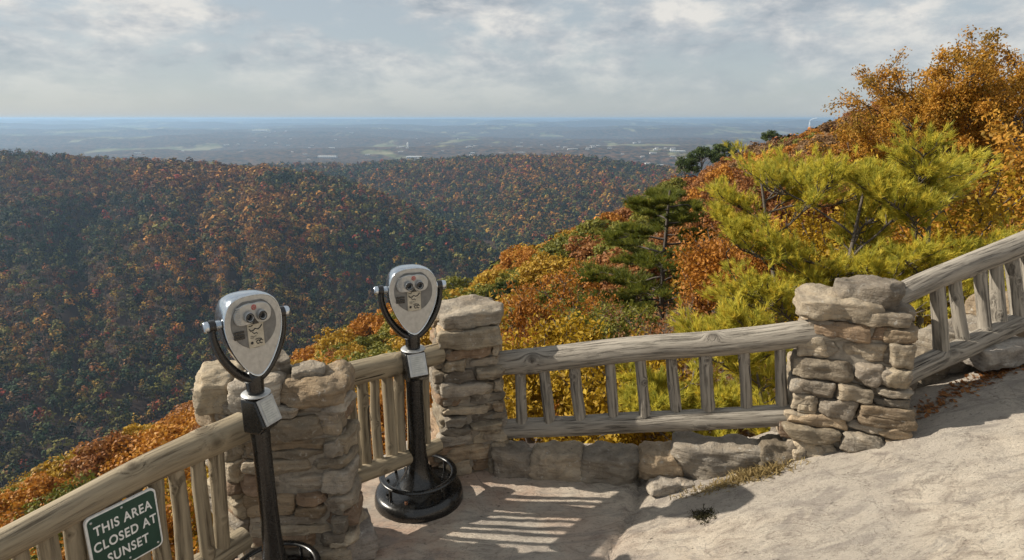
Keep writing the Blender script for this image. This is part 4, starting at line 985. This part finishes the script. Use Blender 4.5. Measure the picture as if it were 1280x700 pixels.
# ------------------------------------------------------------------ the trees one can point at
def base_of(px, py, z): q = at(px, py, z); return (q.x, q.y, float(H(q.x, q.y)))
# lone dark pine, its trunk showing
tq = at(838, 228, 27.5); gz = float(H(tq.x, tq.y)) - 0.6; ht = tq.z - gz
limbs = []; rl = random.Random(4)
for k in range(30):
    u = 0.34 + 0.64 * (k / 30); w_ = math.sin(min(1, (1 - u) / 0.62) * PI * 0.5); az = k * 2.4 + rl.uniform(-.5, .5)
    L = (0.6 + 3.0 * w_) * rl.uniform(0.75, 1.15)
    if math.cos(az) > 0.2: L *= 0.85
    limbs.append((u, az, L, rl.uniform(-0.06, 0.20)))
limbs += [(0.26, PI + 0.1, 3.6, 0.0), (0.32, PI - 0.5, 3.6, -0.02), (0.40, PI + 0.3, 3.8, 0.06), (0.42, 0.1, 2.3, 0.15), (0.34, PI + 0.8, 3.0, 0.0), (0.48, PI - 0.2, 3.6, 0.1)]
parts = pine(62, [(0, 0, 0), (0.05, 0, ht * 0.35), (-0.1, 0, ht * 0.6), (-0.05, 0, ht * 0.82), (0, 0, ht * 0.97)], 0.17, limbs, 0.27, 17, 0.012, LEAF['pine'], sub=17, tpb=13, rise=0.12)
place('pine_tree', parts, (tq.x, tq.y, gz), 0, 1, 'dark green pine with flat layered boughs and a bare dark trunk above the middle railing', 'pine tree')
for (px, py, z, s, lab) in ((880, 184, 180, 1.5, 'dark evergreen on the skyline, lower left of two beside the russet ridge'), (906, 183, 185, 1.25, 'dark evergreen close to the skyline, right one of the pair on the ridge'),
                            (963, 164, 190, 1.05, 'small round evergreen standing alone highest on the skyline ridge'), (858, 200, 180, 1.2, 'dark low evergreen at the left end of the skyline group'),
                            (812, 245, 120, 0.75, 'dark evergreen peeping out behind the top of the lone pine'), (870, 250, 70, 0.55, 'broad dark pine just right of the lone pine top')):
    t = at(px, py, z); q = base_of(px, py, z); hh = max(5, t.z - q[2] + 1.5); s = hh / 6.6; sx = s * 1.3
    
    if z > 150: s = {880: 1.35, 906: 1.25, 963: 0.85, 858: 1.15}[px]; sx = s * 0.9
    place('evergreen_tree', SHAPES[int(px) % 4] if z > 150 else PINE_MID, (t.x, t.y, t.z - 6.3 * s), px, (sx, sx, s), lab, 'evergreen tree', None, LEAF['green'])

# broad-leaved trees close by, built branch by branch
def oak(seed, h, R, nl, leaf, mat, depth=3, spread=0.7, density=1.0, lean=(0, 0)):
    rng = np.random.default_rng(seed); rnd = random.Random(seed); g = Geo(); tips = []
    def grow(a, d, L, r, lv):
        b = a + d * L; B = branch(rnd, a, b, 6, 0.13); tube(g, B, np.linspace(r, r * 0.6, 6), 8 if lv == 0 else 5)
        if lv >= 2: tips.extend([(B[k], d) for k in (2, 3, 4, 5)])
        if lv == depth: return
        for c in range(4 if lv < 2 else 4):
            u = rnd.choice((2, 3, 4, 5, 5)) if lv else rnd.choice((3, 4, 5, 5, 2))
            v = (d + Vector((rnd.uniform(-1, 1), rnd.uniform(-1, 1), rnd.uniform(-0.35, 0.75))) * spread * 1.25).normalized()
            grow(B[u], v, L * rnd.uniform(0.55, 0.8), r * 0.52, lv + 1)
    for s in range(3):
        d = Vector((rnd.uniform(-.35, .35) + lean[0], rnd.uniform(-.35, .35) + lean[1], 1)).normalized(); grow(Vector((rnd.uniform(-.3, .3), rnd.uniform(-.3, .3), 0)), d, h * 0.42, h * 0.016, 0)
    C = np.array([t[0] for t in tips]); wt_ = rng.uniform(0, 1, len(C)) ** 2 + 0.05; k = rng.choice(len(C), nl, p=wt_ / wt_.sum())
    o = nz_unit(rng, nl) * (rng.uniform(0.05, 1, (nl, 1)) ** 0.8) * R; o[:, 2] = o[:, 2] * 0.8 - 0.25 * R; P = C[k] + o
    N = rng.normal(size=(nl, 3)) * 0.7 + o / R * 0.5 + [0, 0, 0.3]; N /= np.linalg.norm(N, axis=1)[:, None]
    # pointed, folded leaves of two faces
    a = rng.normal(size=(nl, 3)); T = np.cross(N, a); T /= np.linalg.norm(T, axis=1)[:, None]; B = np.cross(N, T); s = leaf * rng.uniform(0.6, 1.2, (nl, 1))
    V = np.stack([P - T * s * .5, P - B * s * .26 + N * s * .12, P + T * s * .5, P + B * s * .26 + N * s * .12], 1).reshape(-1, 3)
    i = np.arange(nl)[:, None] * 4; F = np.concatenate([i + [[0, 1, 2]], i + [[0, 2, 3]]])
    cl = hsh(k.astype(float), k * 0.37, 3); t = np.clip(cl * 0.62 + rng.uniform(0, 0.38, nl), 0, 1)
    gl = Geo(); gl.add(V, F, np.repeat(np.stack([t, t, t], 1), 4, 0))
    return mesh_only(gl, 'crown', mat), mesh_only(g, 'trunk', M_bark)
def oak_at(px, py, z, seed, h, R, nl, leaf, mat, label, name='oak_tree', cat='oak tree', sc=1, lean=(0, 0), **kw):
    parts = oak(seed, h, R, nl, leaf, mat, lean=lean, **kw)
    me = parts[0].data; co = np.empty(len(me.vertices) * 3, np.float32); me.vertices.foreach_get('co', co); co = co.reshape(-1, 3); top = np.percentile(co[:, 2], 99.6)
    hi = co[co[:, 2] > np.percentile(co[:, 2], 92)].mean(0); cr_, sr_ = math.cos(seed), math.sin(seed)
    ox, oy = (hi[0] * cr_ - hi[1] * sr_) * sc, (hi[0] * sr_ + hi[1] * cr_) * sc
    t = at(px, py, z); return place(name, parts, (t.x - ox, t.y - oy, t.z - top * sc), seed, sc, label, cat)
oak_at(1275, 52, 13.0, 201, 8.0, 0.34, 66000, 0.10, LEAF['oak'], 'tallest amber oak at the right edge, against the sky', sc=0.7)
oak_at(1246, 86, 15.0, 202, 8.0, 0.36, 56000, 0.11, LEAF['oak'], 'amber oak behind the yellow-green pine, second from the right', sc=0.78)
oak_at(1172, 122, 19.0, 203, 8.0, 0.36, 24000, 0.13, LEAF['orange'], 'thin orange oak where the wood meets the sky', sc=0.5)
oak_at(1330, 150, 10.5, 204, 7.0, 0.32, 40000, 0.10, LEAF['oak'], 'amber oak partly cut by the right edge above the rising railing')
oak_at(1215, 215, 10.0, 205, 6.5, 0.32, 34000, 0.105, LEAF['yolk'], 'greenish yellow oak directly above the rising railing')
oak_at(1020, 215, 24.0, 206, 7.0, 0.42, 22000, 0.17, LEAF['rust'], 'russet oak behind the top of the yellow-green pine')
oak_at(960, 280, 17.0, 207, 6.0, 0.5, 18000, 0.13, LEAF['orange'], 'orange-brown leafed oak seen through the left half of the yellow-green pine')
oak_at(1120, 240, 14.0, 213, 7.0, 0.34, 28000, 0.12, LEAF['yolk'], 'yellow leafed oak in shade behind the pale pillar')
# shrubs close behind the middle railing
for (px, py, z, sd, h, nl, mt, lab) in (
    (655, 405, 10.5, 208, 3.6, 15000, 'yolk', 'yellow oak shrub close behind the left end of the middle railing'),
    (725, 412, 9.5, 209, 3.4, 14000, 'yolk', 'yellow oak shrub with green patches behind the middle railing, right of the first'),
    (700, 345, 24.0, 210, 5.0, 9000, 'orange', 'salmon orange thin tree left of the lone pine'),
    (790, 430, 11.0, 211, 3.2, 9000, 'brown', 'dull orange shrub below the lone pine'),
    (655, 365, 20.0, 216, 5.0, 12000, 'orange', 'orange shrub above the top of the narrow pillar on its right side'),
    (760, 385, 17.0, 217, 4.0, 9000, 'olive', 'olive green bush at the foot of the lone pine'),
    (590, 440, 12.0, 214, 4.0, 9000, 'orange', 'orange shrub behind the narrow pillar'),
    (470, 455, 13.0, 215, 4.0, 10000, 'orange', 'orange shrub seen between the balusters behind the farther viewer'),
    (395, 480, 14.0, 218, 4.0, 9000, 'gold', 'golden shrub behind the broad left pillar'),
    (140, 640, 9.0, 219, 3.2, 9000, 'orange', 'orange shrub glimpsed below the rail beside the green sign'),
    (235, 600, 10.0, 220, 3.2, 9000, 'yolk', 'yellow shrub seen between the balusters of the lower left railing'),
    (20, 700, 8.0, 221, 2.6, 7000, 'orange', 'reddish orange shrub at the bottom left corner under the railing')):
    oak_at(px, py, z, sd, h, 0.26 if z < 16 else 0.34, nl, 0.10 if z < 16 else 0.14, LEAF[mt], lab, 'oak_shrub', 'shrub', spread=0.95)
# bare grey shrubs
def bare(seed, h):
    rnd = random.Random(seed); g = Geo(); tips = []
    def grow(a, d, L, r, lv):
        B = branch(rnd, a, a + d * L, 5, 0.12); tube(g, B, np.linspace(r, r * 0.55, 5), 4)
        if lv > 2: tips.append(B[-1])
        if lv == 4: return
        for c in range(4): grow(B[rnd.choice((2, 3, 4))], (d + Vector((rnd.uniform(-1, 1), rnd.uniform(-1, 1), rnd.uniform(-.2, .8))) * .75).normalized(), L * rnd.uniform(.5, .75), r * .55, lv + 1)
    for s in range(5): grow(Vector((rnd.uniform(-.5, .5), rnd.uniform(-.5, .5), 0)), Vector((rnd.uniform(-.5, .5), rnd.uniform(-.5, .5), 1)).normalized(), h * .42, .022, 0)
    rng = np.random.default_rng(seed); C = np.array(tips); k = rng.integers(0, len(C), 2600); P = C[k] + rng.normal(scale=.09, size=(2600, 3)); N = nz_unit(rng, 2600)
    V, F = quads(rng, P, N, 0.085, 0.5); t = rng.random(2600); gl = Geo(); gl.add(V, F, np.repeat(np.stack([t, t, t], 1), 4, 0))
    return mesh_only(gl, 'leaves', LEAF['rust']), mesh_only(g, 'twigs', M_bark_pale)
for (px, py, z, sd, h, lab) in ((890, 350, 14, 301, 3.6, 'nearly bare grey-brown shrub right of the lone pine trunk'), (925, 372, 12.5, 302, 3.0, 'nearly bare twiggy shrub beside the lower edge of the yellow-green pine'),
                               (790, 375, 19, 303, 3.5, 'pale leafless brush at the left foot of the lone pine'), (850, 395, 15, 304, 3.0, 'grey twiggy brush below the lone pine trunk')):
    t = at(px, py, z); place('bare_shrub', bare(sd, h), (t.x, t.y, t.z - h * 1.05), 0, 1, lab, 'shrub')

# yellow-green pine behind the pale pillar
def near_pine(px_base, z, pts_px, seed, limbs, label, L=0.100, nd=26, r0=0.06, sub=14, tpb=13):
    b = at(*pts_px[0]); TP = [at(*q) - b for q in pts_px]
    parts = pine(seed, TP, r0, limbs, L, nd, 0.0042, LEAF['ypine'], sub=sub, tpb=tpb, rise=0.6, bark=M_bark, flat=0.1)
    return place('pine_tree', parts, b, 0, 1, label, 'pine tree')
rl = random.Random(12)
limbs = [(rl.uniform(0.15, 0.95), rl.choice((0, PI)) + rl.uniform(-0.9, 0.9), rl.uniform(1.0, 1.9), rl.uniform(0.15, 0.85)) for _ in range(22)]
near_pine(0, 9, [(1000, 600, 8.6), (1040, 440, 8.8), (1060, 330, 9.0), (1085, 215, 9.2)], 401, limbs, 'big yellow-green pine with long upswept boughs behind the pale stone pillar')
limbs = [(rl.uniform(0.2, 0.97), rl.choice((0, PI)) + rl.uniform(-0.9, 0.9), rl.uniform(0.8, 1.5), rl.uniform(0.15, 0.8)) for _ in range(18)]
near_pine(0, 9, [(1000, 620, 9.0), (980, 430, 9.4), (965, 330, 9.6), (950, 215, 9.8)], 402, limbs, 'yellow-green pine with a pale grey leader left of the big one')
limbs = [(rl.uniform(0.3, 0.97), rl.choice((0, PI)) + rl.uniform(-0.9, 0.9), rl.uniform(0.7, 1.3), rl.uniform(0.1, 0.7)) for _ in range(14)]
near_pine(0, 9, [(1150, 520, 8.4), (1150, 400, 8.6), (1160, 300, 8.8), (1165, 225, 9.0)], 403, limbs, 'yellow-green pine bough cluster on the right of the big one, over the rising railing')
limbs = [(rl.uniform(0.3, 1.0), rl.uniform(0, 2 * PI), rl.uniform(0.5, 1.0), rl.uniform(0.1, 0.8)) for _ in range(13)]
near_pine(0, 9, [(960, 640, 6.6), (965, 560, 6.7), (950, 490, 6.8), (940, 430, 6.9)], 404, limbs, 'bright yellow young pine right behind the balusters at the right end of the middle railing', L=0.09, nd=26, r0=0.03)
limbs = [(rl.uniform(0.3, 1.0), rl.uniform(0, 2 * PI), rl.uniform(0.4, 0.8), rl.uniform(0.1, 0.8)) for _ in range(11)]
near_pine(0, 9, [(840, 640, 6.8), (845, 590, 6.9), (850, 540, 7.0), (845, 490, 7.1)], 405, limbs, 'low yellow-green young pine behind the middle balusters', L=0.09, nd=26, r0=0.03)

# grass and moss in the cracks
def grass(name, px, py, z, sx, sy, n, L, mat, label, w_=0.0022):
    rng = np.random.default_rng(int(px)); c = at(px, py, z); P = np.stack([rng.normal(c.x, sx, n), rng.normal(c.y, sy, n), np.zeros(n)], 1)
    P[:, 2] = ground_h(P[:, 0], P[:, 1]) - 0.005; d = rng.normal(size=(n, 3)) * [0.6, 0.6, 0.25] + [0, 0, 0.75]; d /= np.linalg.norm(d, axis=1)[:, None]
    l = L * rng.uniform(0.4, 1.2, (n, 1)); s = np.cross(d, nz_unit(rng, n)) * w_ * 1.6; m1 = P + d * l * 0.55; e = P + d * l + np.array([0, 0, -0.25]) * l
    V = np.stack([P - s, P + s, m1 + s * .7, m1 - s * .7, e], 1).reshape(-1, 3); i = np.arange(n)[:, None] * 5
    t = np.repeat(rng.random(n), 5); g = Geo(); g.add(V, i + [[0, 1, 2, 3]], np.stack([t, t, t], 1)); g.Fc.append(i + [[3, 2, 4]])
    tag(g.build(name, mat), label, 'grass', kind='stuff')
grass('dry_grass', 945, 588, 3.98, 0.11, 0.035, 900, 0.09, LEAF['straw'], 'dry straw-coloured grass growing along the kerb')
grass('dry_grass', 900, 604, 4.0, 0.12, 0.03, 450, 0.055, LEAF['straw'], 'short dry grass and roots beside the loose flat stone')
grass('moss', 880, 628, 3.72, 0.028, 0.035, 500, 0.04, LEAF['moss'], 'dark dried moss tuft in the rock joint')
def litter():
    rng = np.random.default_rng(9); n = 420; u = rng.random(n); a = np.array([2.50, 3.66]); b = np.array([3.5, 4.0]); P2 = a + (b - a) * u[:, None] + rng.normal(scale=0.05, size=(n, 2))
    P = np.concatenate([P2, (ground_h(P2[:, 0], P2[:, 1]) + 0.008)[:, None]], 1); N = rng.normal(scale=.35, size=(n, 3)) + [0, 0, 1]; N /= np.linalg.norm(N, axis=1)[:, None]
    V, F = quads(rng, P, N, 0.035, 0.6); t = np.repeat(rng.random(n), 4); g = Geo(); g.add(V, F, np.stack([t, t, t], 1)); tag(g.build('fallen_leaves', LEAF['rust']), 'fallen brown leaves along the foot of the right wall', 'leaves', kind='stuff')
litter()

# ------------------------------------------------------------------ buildings far out on the plain
M_bw = simple('pale_cladding', (0.62, 0.62, 0.60), 0.6); M_bg = simple('grey_roof', (0.33, 0.32, 0.31), 0.7); M_bd = simple('dark_opening', (0.03, 0.03, 0.035), 0.4)
def building(name, px, py, z, w_, d_, h_, label, cat, group=None, roof=0.25, wm=None):
    t = at(px, py, z); gz_ = float(H(t.x, t.y)); root = empty(name, (t.x, t.y, gz_ - 1), random.Random(int(px * 7)).uniform(-.3, .3), label=label, cat=cat, group=group)
    g = Geo(); box(g, (-w_ / 2, -d_ / 2, -6), (w_ / 2, d_ / 2, h_)); g.build('wall', wm or M_bw, root, smooth=False)
    g = Geo(); e = 1.0; r_ = h_ + d_ * roof * 0.5
    g.add([(-w_ / 2 - e, -d_ / 2 - e, h_ + .05), (w_ / 2 + e, -d_ / 2 - e, h_ + .05), (w_ / 2 + e, 0, r_), (-w_ / 2 - e, 0, r_), (-w_ / 2 - e, d_ / 2 + e, h_ + .05), (w_ / 2 + e, d_ / 2 + e, h_ + .05)],
          [[0, 1, 2, 3], [3, 2, 5, 4]]); g.add([(-w_ / 2 - e, -d_ / 2 - e, h_ + .05), (-w_ / 2 - e, 0, r_), (-w_ / 2 - e, d_ / 2 + e, h_ + .05)], [[0, 1, 2]])
    g.add([(w_ / 2 + e, -d_ / 2 - e, h_ + .05), (w_ / 2 + e, 0, r_), (w_ / 2 + e, d_ / 2 + e, h_ + .05)], [[0, 2, 1]]); g.build('roof', M_bw if roof < .2 else M_bg, root, smooth=False)
    g = Geo()
    k = max(2, int(w_ / 14))
    for i in range(k):
        x = -w_ / 2 + (i + .5) * w_ / k; box(g, (x - 2.2, -d_ / 2 - .3, h_ * .3), (x + 2.2, -d_ / 2 + .5, h_ * .62))
    g.build('window_band', M_bd, root, smooth=False); return root
building('factory', 513, 188, 6600, 290, 60, 12, 'long white factory with a tall white tower on the plain', 'factory', roof=0.08)
building('factory', 465, 189, 6600, 130, 50, 10, 'shorter white factory left of the long factory with the tower', 'factory', roof=0.08)
building('warehouse', 518, 201, 5200, 120, 60, 12, 'white warehouse just above the ridge below the long factory', 'warehouse', roof=0.08)
building('warehouse', 410, 200, 5200, 150, 60, 12, 'pale warehouse complex just above the left end of the second ridge', 'warehouse', roof=0.08)
building('warehouse', 846, 207, 4800, 110, 40, 12, 'broad white warehouse above the right end of the second ridge', 'warehouse', roof=0.08)
building('warehouse', 325, 168, 11000, 240, 90, 30, 'pale block standing out in the hazy town at left', 'warehouse', roof=0.1)
t = at(510, 188, 6560); r0 = empty('white_tower', (t.x, t.y, float(H(t.x, t.y))), label='slim white tower rising beside the long white factory', cat='tower')
g = Geo(); lathe(g, [(9, -5), (8, 60), (8, 62), (0.01, 66)], 16); g.build('shaft', M_bw, r0); g = Geo(); lathe(g, [(11, 44), (11, 50), (8, 52)], 16); g.build('gallery', M_bw, r0)
rb = random.Random(55); nbt = 0
spots = [(rb.gauss(560, 130), rb.uniform(171, 194)) for _ in range(34)] + [(rb.gauss(370, 60), rb.uniform(165, 180)) for _ in range(22)] + [(rb.gauss(850, 40), rb.uniform(190, 208)) for _ in range(22)] + [(rb.gauss(720, 60), rb.uniform(172, 195)) for _ in range(20)] + [(rb.uniform(150, 600), rb.uniform(162, 192)) for _ in range(22)]
for (px, py) in spots:
    ph, Ar = ray(px, py)
    rr_ = 275 / max(Ar, 0.008)
    if rr_ > 14000 or px < 0: continue
    t = at(px, py, rr_ * math.cos(ph) * 0.97); s = rb.uniform(0.7, 1.6)
    building('distant_building', px, py, rr_ * math.cos(ph) * 0.97, rb.uniform(15, 48) * s, rb.uniform(12, 26), rb.uniform(5, 10), 'tiny pale building among the trees of the hazy plain', 'building', 'tiny pale buildings scattered over the hazy plain', roof=rb.choice((0.1, 0.3)))
# chimney with its plume
t = at(1012, 156, 15000); gz_ = float(H(t.x, t.y)); top = at(1012, 152, 15000).z
r0 = empty('smokestack', (t.x, t.y, gz_), label='tall white smokestack of a power station on the right horizon', cat='chimney')
g = Geo(); lathe(g, [(22, -20), (13, top - gz_), (11, top - gz_), (11, top - gz_ - 10)], 20); g.build('shaft', M_bw, r0)
m, nt, p, out = new_mat('steam'); p.inputs['Base Color'].default_value = (0.85, 0.86, 0.88, 1); p.inputs['Roughness'].default_value = 1
g = Geo(); rnd = random.Random(3)
for k in range(16):
    u = k / 15; c = (u ** 1.4 * 150, 0, 12 + 60 * u ** 0.6); V, F = CG[6]; V = V / np.linalg.norm(V, axis=1)[:, None]; rad = 9 + 16 * u * (1.25 - u)
    V = np.array([np.array(v) * rad * (1 + 0.3 * mnoise.noise(Vector(v) * 1.6 + Vector((k * 3, 0, 0)))) + c for v in V]); g.add(V, F)
o = g.build('steam_plume', m, loc=(t.x, t.y, top)); tag(o, 'white steam plume drifting right from the smokestack', 'steam', kind='stuff')

# ------------------------------------------------------------------ haze
def haze():
    g = Geo(); box(g, (-62000, -500, -430), (62000, 61000, 22)); m = bpy.data.materials.new('haze_air'); m.use_nodes = True; nt = m.node_tree; nt.nodes.clear()
    out = nn(nt, 'ShaderNodeOutputMaterial'); v = nn(nt, 'ShaderNodeVolumePrincipled'); v.inputs['Color'].default_value = (0.39, 0.58, 0.82, 1)
    v.inputs['Density'].default_value = HAZE; v.inputs['Anisotropy'].default_value = 0.25; lk(nt, v.outputs[0], out.inputs['Volume'])
    o = g.build('haze', m, smooth=False); tag(o, 'thin blue haze filling the air over the valley', 'haze', kind='stuff')
HAZE = 6.4e-5
haze()
